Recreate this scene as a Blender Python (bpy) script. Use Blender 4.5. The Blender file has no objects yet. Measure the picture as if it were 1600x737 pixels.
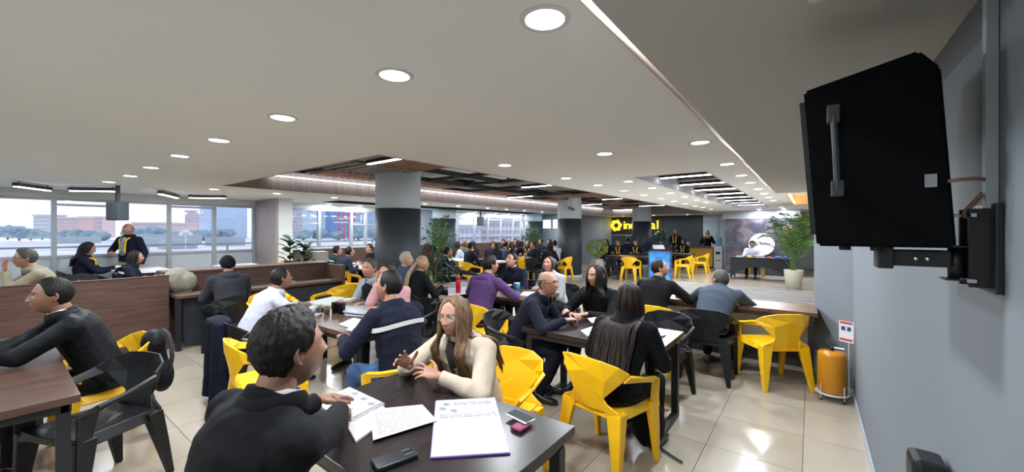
import bpy, bmesh, math, random
import numpy as np
from mathutils import Vector, Matrix, Euler, noise
sc = bpy.context.scene
C = sc.collection
PI = math.pi
random.seed(7)
# ---------------------------------------------------------------- camera, world, exposure
EYE = 1.65; FPX = 615.0; YAW = math.atan(467/615); CY = math.cos(YAW); SY = math.sin(YAW)
cd = bpy.data.cameras.new('camera'); cam = bpy.data.objects.new('camera', cd); C.objects.link(cam)
cam.location = (0, 0, EYE); cam.rotation_euler = (PI/2, 0, YAW)
cd.sensor_width = 36; cd.lens = 36*FPX/1600; cd.shift_y = -8.5/1600; cd.clip_start = .05; cd.clip_end = 900
sc.camera = cam
vs = sc.view_settings; vs.view_transform = 'Standard'; vs.look = 'None'; vs.gamma = 1; vs.use_curve_mapping = False
vs.exposure = 0.85
w = bpy.data.worlds.new('sky'); sc.world = w; w.use_nodes = True
nt = w.node_tree; bg = nt.nodes['Background']
tc = nt.nodes.new('ShaderNodeTexCoord'); sp = nt.nodes.new('ShaderNodeSeparateXYZ'); cr = nt.nodes.new('ShaderNodeValToRGB')
nt.links.new(tc.outputs['Generated'], sp.inputs[0]); nt.links.new(sp.outputs[2], cr.inputs[0]); nt.links.new(cr.outputs[0], bg.inputs[0])
cr.color_ramp.elements[0].position = 0; cr.color_ramp.elements[0].color = (.80, .80, .86, 1)
cr.color_ramp.elements[1].position = .6; cr.color_ramp.elements[1].color = (.72, .78, .92, 1)
bg.inputs[1].default_value = .95
sc.cycles.max_bounces = 8; sc.cycles.diffuse_bounces = 4; sc.cycles.glossy_bounces = 3; sc.cycles.transparent_max_bounces = 12
sc.cycles.transmission_bounces = 4; sc.cycles.caustics_reflective = False; sc.cycles.caustics_refractive = False
sc.cycles.sample_clamp_indirect = 4

LAMP_W = 14.0      # watts of one downlight
STRIP_E = 7.0     # emission of the tube fixtures

# the survey of the photograph: the point of a level plane z that a sight line meets
def spot(u, v, z=0.0):
    d = FPX*(EYE-z)/(v-360.0); r = d*(u-800)/FPX
    return Vector((r*CY-d*SY, r*SY+d*CY, z))
def far(u, d, z=0.0):
    r = d*(u-800)/FPX
    return Vector((r*CY-d*SY, r*SY+d*CY, z))
# ---------------------------------------------------------------- materials
MATS = {}
def mat(name, col, rough=.5, metal=0, noise_s=0, noise_a=.15, bump=0, bump_s=200, stretch=None, emit=0, spec=None, coat=0):
    if name in MATS: return MATS[name]
    m = bpy.data.materials.new(name); m.use_nodes = True; n = m.node_tree; b = n.nodes['Principled BSDF']
    b.inputs['Base Color'].default_value = (*col, 1); b.inputs['Roughness'].default_value = rough; b.inputs['Metallic'].default_value = metal
    if spec is not None: b.inputs['Specular IOR Level'].default_value = spec
    if coat: b.inputs['Coat Weight'].default_value = coat
    if emit:
        b.inputs['Emission Color'].default_value = (*col, 1); b.inputs['Emission Strength'].default_value = emit
    if noise_s or bump:
        t = n.nodes.new('ShaderNodeTexCoord'); mp = n.nodes.new('ShaderNodeMapping'); n.links.new(t.outputs['Object'], mp.inputs[0])
        if stretch: mp.inputs['Scale'].default_value = stretch
    if noise_s:
        nz = n.nodes.new('ShaderNodeTexNoise'); nz.inputs['Scale'].default_value = noise_s; nz.inputs['Detail'].default_value = 5
        n.links.new(mp.outputs[0], nz.inputs['Vector'])
        r = n.nodes.new('ShaderNodeValToRGB'); n.links.new(nz.outputs[0], r.inputs[0]); n.links.new(r.outputs[0], b.inputs['Base Color'])
        r.color_ramp.elements[0].position = .3; r.color_ramp.elements[1].position = .7
        r.color_ramp.elements[0].color = (*[c*(1-noise_a) for c in col], 1); r.color_ramp.elements[1].color = (*[min(1, c*(1+noise_a)) for c in col], 1)
    if bump:
        nz = n.nodes.new('ShaderNodeTexNoise'); nz.inputs['Scale'].default_value = bump_s; nz.inputs['Detail'].default_value = 4
        n.links.new(mp.outputs[0], nz.inputs['Vector'])
        bp = n.nodes.new('ShaderNodeBump'); bp.inputs['Strength'].default_value = bump; bp.inputs['Distance'].default_value = .004
        n.links.new(nz.outputs[0], bp.inputs['Height']); n.links.new(bp.outputs[0], b.inputs['Normal'])
    MATS[name] = m; return m
def glass_mat(name, tint=(.93, .97, 1), rough=.02, refl=.12):
    if name in MATS: return MATS[name]
    m = bpy.data.materials.new(name); m.use_nodes = True; n = m.node_tree; n.nodes.clear()
    o = n.nodes.new('ShaderNodeOutputMaterial'); mx = n.nodes.new('ShaderNodeMixShader'); tr = n.nodes.new('ShaderNodeBsdfTransparent')
    gl = n.nodes.new('ShaderNodeBsdfGlossy'); gl.inputs['Roughness'].default_value = rough; tr.inputs[0].default_value = (*tint, 1)
    mx.inputs[0].default_value = refl
    n.links.new(tr.outputs[0], mx.inputs[1]); n.links.new(gl.outputs[0], mx.inputs[2]); n.links.new(mx.outputs[0], o.inputs[0])
    MATS[name] = m; return m
M_CEIL = mat('ceiling_paint', (.84, .89, .92), .9)
M_SOFF = mat('soffit_paint', (.52, .52, .50), .9)
M_LIP = mat('soffit_edge_paint', (.40, .31, .25), .8)
M_WALL = mat('grey_blue_wall_paint', (.155, .175, .20), .75, noise_s=3, noise_a=.03, bump=.05, bump_s=60)
M_WALL2 = mat('light_blue_grey_paint', (.42, .50, .58), .7, noise_s=2, noise_a=.03)
M_OFF = mat('off_white_paint', (.60, .63, .61), .8)
M_DARKW = mat('charcoal_wall_paint', (.022, .028, .038), .6)
M_COLD = mat('column_dark_paint', (.034, .046, .060), .55, noise_s=4, noise_a=.06)
M_COLL = mat('column_light_paint', (.66, .78, .88), .7)
M_WOOD = mat('brown_wood_laminate', (.10, .055, .042), .45, spec=.3, noise_s=3, noise_a=.28, stretch=(1, 1, 14))
M_WOODP = mat('grey_brown_wood_panel', (.30, .255, .25), .45, noise_s=2.5, noise_a=.22, stretch=(9, 9, .7))
M_TOP = mat('dark_walnut_table_top', (.085, .050, .040), .28, noise_s=2.5, noise_a=.35, stretch=(1.2, 14, 3), spec=.5)
M_TOPX = mat('walnut_top_reddish', (.085, .048, .037), .36, spec=.3, noise_s=2.5, noise_a=.3, stretch=(14, 1.2, 3))
M_TOPB = mat('near_black_table_top', (.022, .016, .016), .28, noise_s=2.5, noise_a=.3, stretch=(14, 1.5, 3))
M_GREYW = mat('grey_wood_top', (.13, .12, .115), .7, spec=.06, noise_s=2.2, noise_a=.45, stretch=(1, 7, 3))
M_BLKM = mat('black_powder_coated_steel', (.012, .013, .016), .45)
M_BLKF = mat('black_ceiling_frame', (.018, .021, .027), .6)
M_SLAT = mat('brown_ceiling_slat', (.40, .21, .15), .55, noise_s=4, noise_a=.2, stretch=(1, 8, 8))
M_SLATG = mat('grey_ceiling_slat', (.30, .27, .27), .5)
M_YEL = mat('yellow_plastic', (.93, .53, .008), .38, bump=.05, bump_s=300)
M_BLK = mat('black_plastic', (.008, .0095, .012), .42, spec=.35, bump=.05, bump_s=300)
M_LED = mat('led_diffuser', (1, .98, .97), .5, emit=STRIP_E)
M_DOWN = mat('downlight_diffuser', (1, .99, 1), .5, emit=5)
M_ALU = mat('grey_window_aluminium', (.36, .39, .44), .45, metal=.3)
M_GLASS = glass_mat('window_glass', (.96, .98, 1), .02, .06)
M_WHITE = mat('white_paint', (.68, .69, .71), .5)
M_PAPER = mat('white_paper', (.44, .43, .48), .7)
M_INK = mat('grey_ink', (.16, .16, .18), .8)
M_METAL = mat('brushed_metal', (.6, .6, .62), .3, metal=1)
M_CHARC = mat('charcoal_cloth', (.02, .022, .027), .85, bump=.3, bump_s=90)
# ---------------------------------------------------------------- mesh helpers
def link(name, me, m=None, parent=None, loc=None, rot=None):
    o = bpy.data.objects.new(name, me); C.objects.link(o)
    if m is not None and me is not None and hasattr(me, 'materials') and len(me.materials) == 0:
        for k in (m if isinstance(m, (list, tuple)) else [m]): me.materials.append(k)
    if parent: o.parent = parent
    if loc is not None: o.location = loc
    if rot is not None: o.rotation_euler = rot
    return o
def fin(bm, name, smooth=False):
    me = bpy.data.meshes.new(name); bmesh.ops.recalc_face_normals(bm, faces=bm.faces); bm.to_mesh(me); bm.free()
    if smooth: me.shade_smooth()
    return me
def obj(name, bm, m, parent=None, smooth=False, loc=None, rot=None):
    return link(name, fin(bm, name, smooth), m, parent, loc, rot)
def tag(o, label=None, cat=None, group=None, kind=None):
    if label: o['label'] = label
    if cat: o['category'] = cat
    if group: o['group'] = group
    if kind: o['kind'] = kind
    return o
def empty(name, loc=(0, 0, 0), rz=0, label=None, cat=None, group=None):
    o = bpy.data.objects.new(name, None); C.objects.link(o); o.location = loc; o.rotation_euler = (0, 0, rz); o.empty_display_size = .1
    return tag(o, label, cat, group)
def struct(name, bm, m, parent=None, smooth=False):
    o = obj(name, bm, m, parent, smooth)
    if not parent: o['kind'] = 'structure'
    return o
def B(): return bmesh.new()
def box(bm, x0, x1, y0, y1, z0, z1, bev=0, rz=0, c=None, mi=0):
    if rz or c:
        cx, cy = c if c else ((x0+x1)/2, (y0+y1)/2)
    r = bmesh.ops.create_cube(bm, size=1)
    vs_ = r['verts']
    for v in vs_:
        v.co = Vector(((x0+x1)/2+v.co.x*(x1-x0), (y0+y1)/2+v.co.y*(y1-y0), (z0+z1)/2+v.co.z*(z1-z0)))
    if rz: bmesh.ops.rotate(bm, verts=vs_, cent=(cx, cy, 0), matrix=Matrix.Rotation(rz, 3, 'Z'))
    fs = set(f for v in vs_ for f in v.link_faces)
    for f in fs: f.material_index = mi
    if bev:
        es = set(e for v in vs_ for e in v.link_edges)
        bmesh.ops.bevel(bm, geom=list(es), offset=bev, segments=2, affect='EDGES', profile=.6)
    return bm
def boxm(x0, x1, y0, y1, z0, z1, bev=0, **k): return box(B(), x0, x1, y0, y1, z0, z1, bev, **k)
def basis(d):
    d = d.normalized(); up = Vector((0, 0, 1)) if abs(d.z) < .95 else Vector((0, 1, 0))
    a = d.cross(up).normalized(); b = a.cross(d).normalized(); return a, b
def rings(bm, rs, cap=True, mi=0):
    """rs: list of lists of Vector, same length; closed loops joined."""
    prev = None; first = None
    for r in rs:
        vv = [bm.verts.new(p) for p in r]
        if prev:
            n = len(vv)
            for i in range(n):
                f = bm.faces.new((prev[i], prev[(i+1) % n], vv[(i+1) % n], vv[i])); f.material_index = mi
        else: first = vv
        prev = vv
    if cap:
        for q in (first, prev):
            f = bm.faces.new(q); f.material_index = mi
    return bm
def tube(bm, pts, rad, n=8, cap=True, flat=1.0, mi=0, up=None):
    pts = [Vector(p) for p in pts]; rr = rad if isinstance(rad, (list, tuple)) else [rad]*len(pts); out = []
    a = None
    for i, p in enumerate(pts):
        d = (pts[min(i+1, len(pts)-1)]-pts[max(i-1, 0)])
        if d.length < 1e-6: d = Vector((0, 0, 1))
        d.normalize()
        if a is None: a, b = basis(d) if up is None else (d.cross(Vector(up)).normalized(), None)
        a = (a-d*a.dot(d)).normalized(); b = d.cross(a)
        out.append([p+a*math.cos(2*PI*k/n)*rr[i]+b*math.sin(2*PI*k/n)*rr[i]*flat for k in range(n)])
    return rings(bm, out, cap, mi)
def lathe(bm, prof, n=24, c=(0, 0, 0), sq=0, mi=0):
    out = []
    for r, z in prof:
        out.append([Vector((c[0]+max(r, .0005)*math.cos(2*PI*k/n), c[1]+max(r, .0005)*math.sin(2*PI*k/n), c[2]+z)) for k in range(n)])
    return rings(bm, out, True, mi)
def slab(bm, poly, z0, z1, mi=0):
    a = [bm.verts.new((p[0], p[1], z0)) for p in poly]; b = [bm.verts.new((p[0], p[1], z1)) for p in poly]
    bm.faces.new(a[::-1]).material_index = mi; bm.faces.new(b).material_index = mi; n = len(a)
    for i in range(n): bm.faces.new((a[i], a[(i+1) % n], b[(i+1) % n], b[i])).material_index = mi
    return bm
def sheet(pts, faces, th):
    """a folded plate: every facet thickened along averaged normals"""
    bm = B(); vv = [bm.verts.new(p) for p in pts]
    for f in faces: bm.faces.new([vv[i] for i in f])
    bmesh.ops.recalc_face_normals(bm, faces=bm.faces)
    bmesh.ops.solidify(bm, geom=bm.faces[:], thickness=th)
    bmesh.ops.bevel(bm, geom=[e for e in bm.edges if e.is_manifold and e.calc_face_angle(0) > 1.0], offset=th*.3, segments=1, affect='EDGES')
    return bm
def ball(bm, c, r, seg=10, sub=2, mi=0):
    m = Matrix.Translation(Vector(c)) @ Matrix.Diagonal((*(r if isinstance(r, (tuple, list)) else (r, r, r)), 1))
    res = bmesh.ops.create_icosphere(bm, subdivisions=sub, radius=1, matrix=m)
    for v in res['verts']:
        for f in v.link_faces: f.material_index = mi
    return bm
def copy_tree(o, parent=None, swap=None):
    c = o.copy(); C.objects.link(c); c.parent = parent
    if swap and c.type == 'MESH':
        for s in c.material_slots:
            if s.material and s.material.name in swap:
                mm = swap[s.material.name]; s.link = 'OBJECT'; s.material = mm
    for ch in list(o.children): copy_tree(ch, c, swap)
    return c
def place(o, x, y, rz, z=0, label=None, group=None, cat=None):
    o.location = (x, y, z); o.rotation_euler = (0, 0, rz); tag(o, label, cat, group); return o
R = math.radians
ORD = ['first', 'second', 'third', 'fourth', 'fifth', 'sixth', 'seventh', 'eighth', 'ninth', 'tenth', 'eleventh', 'twelfth', 'thirteenth', 'fourteenth', 'fifteenth', 'sixteenth', 'seventeenth', 'eighteenth']
H = 2.40; HS = 2.23; XW = .335; XL = -11.1; YB = 21.0

# ================================================================ STRUCTURE
# floor: 60 cm tiles with recessed joints
fl = struct('floor', boxm(XL-.3, 3.2, -3.2, YB+.2, -.12, -.004), mat('tile_joint', (.10, .09, .08), .8))
def tile_mat():
    m = mat('polished_beige_tile', (.41, .355, .285), .19, noise_s=1.3, noise_a=.07, spec=.5)
    n = m.node_tree; b = n.nodes['Principled BSDF']
    oi = n.nodes.new('ShaderNodeObjectInfo'); hs = n.nodes.new('ShaderNodeHueSaturation'); mr = n.nodes.new('ShaderNodeMapRange')
    src = b.inputs['Base Color'].links[0].from_socket
    n.links.new(oi.outputs['Random'], mr.inputs[0]); mr.inputs[3].default_value = .92; mr.inputs[4].default_value = 1.06
    n.links.new(mr.outputs[0], hs.inputs['Value']); n.links.new(src, hs.inputs['Color']); n.links.new(hs.outputs[0], b.inputs['Base Color'])
    return m
M_TILE = tile_mat()
tb = boxm(-.298, .298, -.298, .298, -.006, 0, .0012); tile_me = fin(tb, 'tile'); tile_me.materials.append(M_TILE)
cells = []
X0, Y0 = -.047, 5.13
for i in range(-19, 6):
    for j in range(-14, 27):
        x, y = X0+.6*i+.3, Y0+.6*j+.3
        if XL-.2 < x < 3.1 and -3 < y < YB:
            d = -x*SY+y*CY; r = x*CY+y*SY
            vis = d > .6 and abs(r) < d*1.36 and 1.65/max(d, .01) < .75
            cells.append((0 if vis else 1, math.hypot(x, y), x, y))
cells.sort()
rest = B()
for k, (f_, dd, x, y) in enumerate(cells):
    if k < 290: link('tile', tile_me, None, fl, (x, y, 0))
    else: box(rest, x-.298, x+.298, y-.298, y+.298, -.006, 0)
tf = obj('tile_field', rest, M_TILE, fl); tf['kind'] = 'stuff'
# platform beside the window
struct('trim_1', boxm(XL, -7.6, -3, 3.98, -.003, .15), M_TILE)
# ceiling with two recesses and a cove
R1 = (-7.85, -3.4, 2.3, 18.4); R2 = (-2.0, -1.04, 5.45, 15.2); R3 = (-10.25, -9.35, 5.2, 14.6); R4 = (-.42, 3.0, 9.9, 14.0)
def ceil_with_holes(x0, x1, y0, y1, holes, z0, z1):
    bm = B(); xs = sorted({x0, x1, *[q for h in holes for q in h[:2] if x0 < q < x1]}); ys = sorted({y0, y1, *[q for h in holes for q in h[2:] if y0 < q < y1]})
    for a, b in zip(xs, xs[1:]):
        run = None
        for c, d in zip(ys, ys[1:]):
            mx, my = (a+b)/2, (c+d)/2
            hole = any(h[0] < mx < h[1] and h[2] < my < h[3] for h in holes)
            if hole:
                if run: box(bm, a, b, run[0], run[1], z0, z1); run = None
            else: run = (run[0] if run else c, d)
        if run: box(bm, a, b, run[0], run[1], z0, z1)
    return bm
struct('ceiling', ceil_with_holes(XL-.3, 3.2, -3.2, YB+.2, [R1, R2, R3, R4, (-.6, 3.2, -3.2, 7.4)], H, H+.08), M_CEIL)
sb = boxm(-.441, 3.2, -3.2, 7.4, HS, HS+.3); struct('soffit_ceiling', sb, M_SOFF)
lb = B(); q = [(-.6, H), (-.441, HS), (-.441, HS+.3), (-.6, HS+.3)]
rings(lb, [[Vector((x, y, z)) for x, z in q] for y in (-3.2, 7.4)]); struct('soffit_edge_trim', lb, M_LIP)
def recess(r, hh, mside, mtop, nm):
    x0, x1, y0, y1 = r; t = .03
    bm = B(); box(bm, x0, x0+t, y0, y1, H-.002, hh); box(bm, x1-t, x1, y0, y1, H-.002, hh)
    box(bm, x0+t, x1-t, y0, y0+t, H-.002, hh); box(bm, x0+t, x1-t, y1-t, y1, H-.002, hh); struct(nm+'_side_trim', bm, mside)
    struct(nm+'_ceiling', boxm(x0-t, x1+t, y0-t, y1+t, hh, hh+.05), mtop)
recess(R1, 2.92, mat('fascia_wood', (.34, .29, .28), .5, noise_s=2.5, noise_a=.18, stretch=(9, 9, .7)), M_CEIL, 'large_recess')
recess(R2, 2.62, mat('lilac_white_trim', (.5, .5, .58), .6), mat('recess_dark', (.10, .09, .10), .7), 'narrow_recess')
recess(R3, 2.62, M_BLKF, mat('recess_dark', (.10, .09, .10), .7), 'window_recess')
recess(R4, 2.66, mat('cove_cream', (.85, .74, .55), .8), M_CEIL, 'cove_recess')
cv = obj('cove_light_strip', box(boxm(R4[0]+.02, R4[0]+.06, R4[2]+.1, R4[3]-.1, 2.44, 2.46), .1, 2.9, R4[3]-.07, R4[3]-.02, 2.44, 2.46), mat('warm_led', (1, .50, .14), .5, emit=9))
tag(cv, 'warm orange light strip glowing in the ceiling cove behind the hanging loudspeaker', 'light')
# right wall, chamfered end
wb = B(); slab(wb, [(XW, -3.2), (XW, 5.17), (.03, 5.72), (.03, 5.95), (.9, 5.95), (.9, -3.2)], 0, H); struct('wall_right', wb, M_WALL)
struct('baseboard_right', slab(B(), [(XW-.008, -3.1), (XW-.008, 5.165), (.024, 5.715), (.03, 5.72), (XW, 5.17), (XW, -3.1)], 0, .07), mat('grey_skirting', (.38, .42, .45), .6))
struct('wall_far_right', boxm(2.6, 2.8, 5.95, YB, 0, H), M_WALL2)
struct('wall_back', boxm(XL-.3, -4.2, YB, YB+.2, 0, H), M_DARKW)
struct('wall_back_right', boxm(-4.2, 3.2, YB, YB+.2, 0, H), M_OFF)
struct('wall_front', boxm(XL-.3, 3.2, -3.4, -3.2, 0, H+.1), M_OFF)
# pilaster and corner with high windows at the far left
struct('wall_left_pillar', boxm(XL-.05, -9.84, 4.0, 4.31, 0, H), M_OFF)
pn = struct('trim_2', boxm(XL, -9.86, 3.955, 4.0, .15, H), M_WOODP)
# grey wall with high windows (left of the dark wall)
struct('wall_grey_corner', box(box(boxm(XL-.1, -8.9, 15.4, 15.6, 0, 1.72), XL-.1, -8.9, 15.4, 15.6, 2.18, H), -9.0, -8.9, 15.6, YB, 0, H), mat('mid_grey_paint', (.22, .25, .29), .7))
wn = struct('window_4', boxm(XL, -8.9, 15.48, 15.51, 1.72, 2.18), M_GLASS)
fb = B()
for k in range(5): box(fb, XL+.02+k*.53, XL+.05+k*.53, 15.44, 15.56, 1.72, 2.18)
box(fb, XL, -8.9, 15.44, 15.56, 1.72, 1.75); box(fb, XL, -8.9, 15.44, 15.56, 2.15, 2.18)
obj('frame', fb, M_ALU, wn)
# window wall on the left: bulkhead above, low panels below, framed panes between
struct('wall_left', box(boxm(XL-.25, XL+.04, -3.2, 15.4, 2.256, H), XL-.2, XL-.02, 4.3, 15.4, 0, .95), M_OFF)
def window(nm, y0, y1, mull, zt, zb, rails, low):
    root = empty(nm); root['kind'] = 'structure'
    ys = [y0]+mull+[y1]
    for a, b in zip(ys, ys[1:]):
        obj('pane', boxm(XL-.005, XL+.005, a, b, zb, zt), M_GLASS, root)
        if low: obj('lower_panel', boxm(XL-.01, XL+.01, a, b, .15, zb-.03), mat('frosted_panel', (.50, .56, .62), .35), root)
    for y in ys: obj('mullion', boxm(XL-.04, XL+.05, y-.035, y+.035, .12 if low else zb-.02, zt), M_ALU, root)
    for z in (zb, zt-.02): obj('frame_rail', boxm(XL-.03, XL+.04, y0, y1, z-.03, z+.02), M_ALU, root)
    for (a, b, z) in rails: obj('transom', boxm(XL-.03, XL+.045, a, b, z-.02, z+.02), M_ALU, root)
    return root
# ================================================================ PEOPLE
TS = bpy.data.scenes.new('workbench')
def remesh(bm, vox, smooth=4, fold=0.0, seed=0):
    me = bpy.data.meshes.new('t'); bmesh.ops.recalc_face_normals(bm, faces=bm.faces); bm.to_mesh(me); bm.free()
    o = bpy.data.objects.new('t', me); TS.collection.objects.link(o)
    md = o.modifiers.new('r', 'REMESH'); md.mode = 'VOXEL'; md.voxel_size = vox; md.use_smooth_shade = True
    if smooth: s = o.modifiers.new('s', 'SMOOTH'); s.factor = .5; s.iterations = smooth
    with bpy.context.temp_override(scene=TS, view_layer=TS.view_layers[0]): dg = bpy.context.evaluated_depsgraph_get()
    dg.update()
    ev = o.evaluated_get(dg); out = bpy.data.meshes.new_from_object(ev, depsgraph=dg)
    bpy.data.objects.remove(o); bpy.data.meshes.remove(me)
    if fold:
        n = len(out.vertices); co = np.empty(n*3, 'f'); out.vertices.foreach_get('co', co); co = co.reshape(-1, 3)
        no = np.empty(n*3, 'f'); out.vertices.foreach_get('normal', no); no = no.reshape(-1, 3)
        rs = np.random.RandomState(seed); d = np.zeros(n)
        wp = co + .03*np.sin(co[:, [1, 2, 0]]*17+seed)
        for k in range(7):
            v = rs.normal(size=3); v /= np.linalg.norm(v); fr = rs.uniform(22, 75); d += (1-np.abs(np.sin(wp@(v*fr*.5)+rs.uniform(0, 6))))**2*fold*(30/fr)
        co += no*(d*.55-fold*.6)[:, None]
        out.vertices.foreach_set('co', co.ravel()); out.update()
    return out
def cone(bm, a, b, ra, rb, n=12): tube(bm, [a, b], [ra, rb], n); ball(bm, a, ra, sub=2); ball(bm, b, rb, sub=2)
def add_mesh(bm, me, mtx, shift=0):
    k = len(bm.verts); kf = len(bm.faces); bm.from_mesh(me); bm.verts.ensure_lookup_table(); bm.faces.ensure_lookup_table()
    for v in bm.verts[k:]: v.co = mtx @ v.co
    if mtx.determinant() < 0: bmesh.ops.reverse_faces(bm, faces=bm.faces[kf:])
    if shift is not None:
        for f in bm.faces[kf:]: f.material_index += shift
# --- head
def gs(x, s): return math.exp(-(x/s)**2)
def headp(phi, el, off=0.0, fem=0, feat=1):
    """phi 0 = straight ahead (+Y), positive to +X; el elevation"""
    x, y, z = math.sin(phi)*math.cos(el), math.cos(phi)*math.cos(el), math.sin(el)
    px = (.076+off)*x; py = (.096+off)*(math.copysign(abs(y)**.92, y)); pz = (.118+off)*z
    if z < 0:
        k = -z; px *= 1-(.30+.06*fem)*k**1.4
        if y < 0: py *= 1-.45*k**1.2
        else: py *= 1+.10*k
    else:
        px *= 1+.05*z*(1-z)*4
        if y < 0: py *= 1.04
    if feat and y > -.1:
        fy = 0
        ax = abs(px)
        if y > .2:
            prof = 0
            if -.044 < pz < .030:
                t = (.030-pz)/.062
                prof = .023*max(0, min(1, t))**1.3 if pz > -.032 else .023*max(0, (pz+.044)/.012)
            fy += prof*gs(px, .0085+.006*max(0, -(pz-.01)/.045))
            fy += .007*gs(ax-.013, .007)*gs(pz+.031, .008)
            fy -= .011*gs(ax-.031, .017)*gs(pz-.006, .012)
            fy += .0045*gs(pz-.027, .009)*gs(ax-.026, .024)
            fy += .0065*gs(px, .021)*(gs(pz+.055, .0045)+gs(pz+.066, .0055)) - .002*gs(px, .022)*gs(pz+.0605, .002)
            fy += .008*gs(px, .022)*gs(pz+.092, .014)
            fy += .003*gs(ax-.043, .018)*gs(pz+.018, .02)
            fy -= .003*gs(pz+.077, .006)*gs(px, .02)
        py += fy
    return Vector((px, py, pz))
HEADS = {}
def head_mesh(q, fem=0, beard=0):
    k = (q, fem, beard)
    if k in HEADS: return HEADS[k]
    nu, nv = ((26, 20), (56, 44), (110, 84))[q]
    bm = B(); grid = []
    for j in range(1, nv):
        el = -PI/2+PI*j/nv; row = []
        for i in range(nu):
            t = -1+2*i/nu; phi = PI*math.copysign(abs(t)**1.55, t); row.append(bm.verts.new(headp(phi, el, 0, fem)))
        grid.append(row)
    bot = bm.verts.new(headp(0, -PI/2, 0, fem)); top = bm.verts.new(headp(0, PI/2, 0, fem))
    for j in range(len(grid)-1):
        for i in range(nu):
            f = bm.faces.new((grid[j][i], grid[j][(i+1) % nu], grid[j+1][(i+1) % nu], grid[j+1][i])); c = f.calc_center_median()
            if c.y > .05:
                e = (c.x/.025)**2
                if e < 1 and -.0705 < c.z+.0 < -.0515 and abs(c.z+.061) < .0095*math.sqrt(1-e): f.material_index = 1
            if beard and c.y > .0 and c.z < -.045+.03*abs(c.x)/.06 and f.material_index == 0 and (c.z > -.11): f.material_index = 2 if (abs(c.z+.061) > .011 or abs(c.x) > .03) else 0
    for i in range(nu):
        bm.faces.new((grid[0][(i+1) % nu], grid[0][i], bot)); bm.faces.new((grid[-1][i], grid[-1][(i+1) % nu], top))
    for s in (-1, 1):
        # ear
        e = tube(bm, [(s*.072, -.004, -.028), (s*.079, -.016, -.020), (s*.083, -.022, .004), (s*.082, -.014, .024), (s*.076, .000, .022), (s*.074, .003, .005)], [.006, .007, .007, .007, .006, .004], 8 if q else 5)
        ball(bm, (s*.076, -.008, 0), (.006, .014, .024), sub=2 if q else 1)
        if q:
            yy = headp(math.asin(.031/.076), .05, 0, fem).y
            ball(bm, (s*.031, yy-.0085, .006), .0118, sub=3, mi=3)
            ball(bm, (s*.031, yy-.0085+.0075, .006), (.0058, .0056, .0058), sub=2, mi=4)
            # eyelids
            for sg, th in ((1, .0078), (-1, -.0075)):
                tube(bm, [(s*.031+dx, yy+.0022-abs(dx)**1.5*3.2, .006+th*(1-(dx/.016)**2)) for dx in (-.015, -.009, 0, .009, .015)], [.0010, .0024, .0030, .0024, .0010], 6, mi=0)
        # brow
        pts = []
        for dx in (.012, .022, .034, .046):
            pp = headp(math.asin(min(.98, dx/.074)), .235-.6*abs(dx-.028)*1.3, .0, fem); pts.append((s*pp.x, pp.y+.001, pp.z))
        tube(bm, pts, [.0030, .0036, .0032, .0014], 6, flat=.7, mi=2)
    me = fin(bm, 'head', True); HEADS[k] = me; return me
# --- hands (right hand, fingers +Y, palm -Z, thumb -X)
HANDS = {}
def hand_mesh(pose, q):
    k = (pose, q)
    if k in HANDS: return HANDS[k]
    bm = B()
    rings(bm, [[Vector((cx+rx*math.cos(2*PI*i/12), y, rz*math.sin(2*PI*i/12))) for i in range(12)] for y, cx, rx, rz in ((-.05, 0, .024, .019), (0, 0, .026, .018), (.03, 0, .036, .016), (.06, 0, .041, .014), (.088, 0, .040, .011))])
    curl = {'flat': (12, 18, 14), 'spread': (8, 22, 16), 'grip': (45, 55, 35), 'rest': (22, 30, 20)}[pose]
    fan = {'flat': 3, 'spread': 13, 'grip': 1, 'rest': 4}[pose]
    for n_, (x, L) in enumerate(((-.029, .073), (-.010, .082), (.010, .076), (.028, .060))):
        a = R(fan*(n_-1.5)); p = Vector((x, .080, 0)); ang = 0; rad = (.0098, .0088, .0080, .0068)
        if pose == 'grip' and n_ == 0: cc = (30, 45, 25)
        else: cc = tuple(c+(n_-1)*4 for c in curl)
        for s_ in range(3):
            ang += R(cc[s_]); d = Vector((math.sin(a)*math.cos(ang), math.cos(a)*math.cos(ang), -math.sin(ang)))
            q2 = p+d*L*(.44, .31, .25)[s_]; cone(bm, p, q2, rad[s_], rad[s_+1], 10); p = q2
    th = {'flat': (-.62, .78, -.1), 'spread': (-.95, .35, -.1), 'grip': (-.2, .85, -.55), 'rest': (-.5, .8, -.3)}[pose]
    p = Vector((-.024, .022, -.004)); d = Vector(th).normalized(); q1 = p+d*.042; d2 = (d+Vector((.25, .25, -.12))).normalized(); q2 = q1+d2*.03; q3 = q2+(d2+Vector((.15, .2, -.1))).normalized()*.024
    cone(bm, p, q1, .015, .0115, 10); cone(bm, q1, q2, .0112, .0095, 10); cone(bm, q2, q3, .0095, .0075, 10)
    me = remesh(bm, (.008, .0045, .0034)[q], (1, 2, 3)[q]); HANDS[k] = me; return me
def frame(o, fwd, up, roll=0):
    y = Vector(fwd).normalized(); z = Vector(up); z = (z-y*z.dot(y)).normalized(); x = y.cross(z)
    m = Matrix((x, y, z)).transposed().to_4x4(); m = Matrix.Translation(Vector(o)) @ m @ Matrix.Rotation(roll, 4, 'Y'); return m
def ik(S, T, l1, l2, hint):
    v = T-S; d = min(v.length, (l1+l2)*.995); T2 = S+v.normalized()*d; a = (l1*l1-l2*l2+d*d)/(2*d); h = math.sqrt(max(0, l1*l1-a*a))
    hn = Vector(hint); ax = v.normalized(); hn = (hn-ax*hn.dot(ax)).normalized(); return S+ax*a+hn*h, T2
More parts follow.
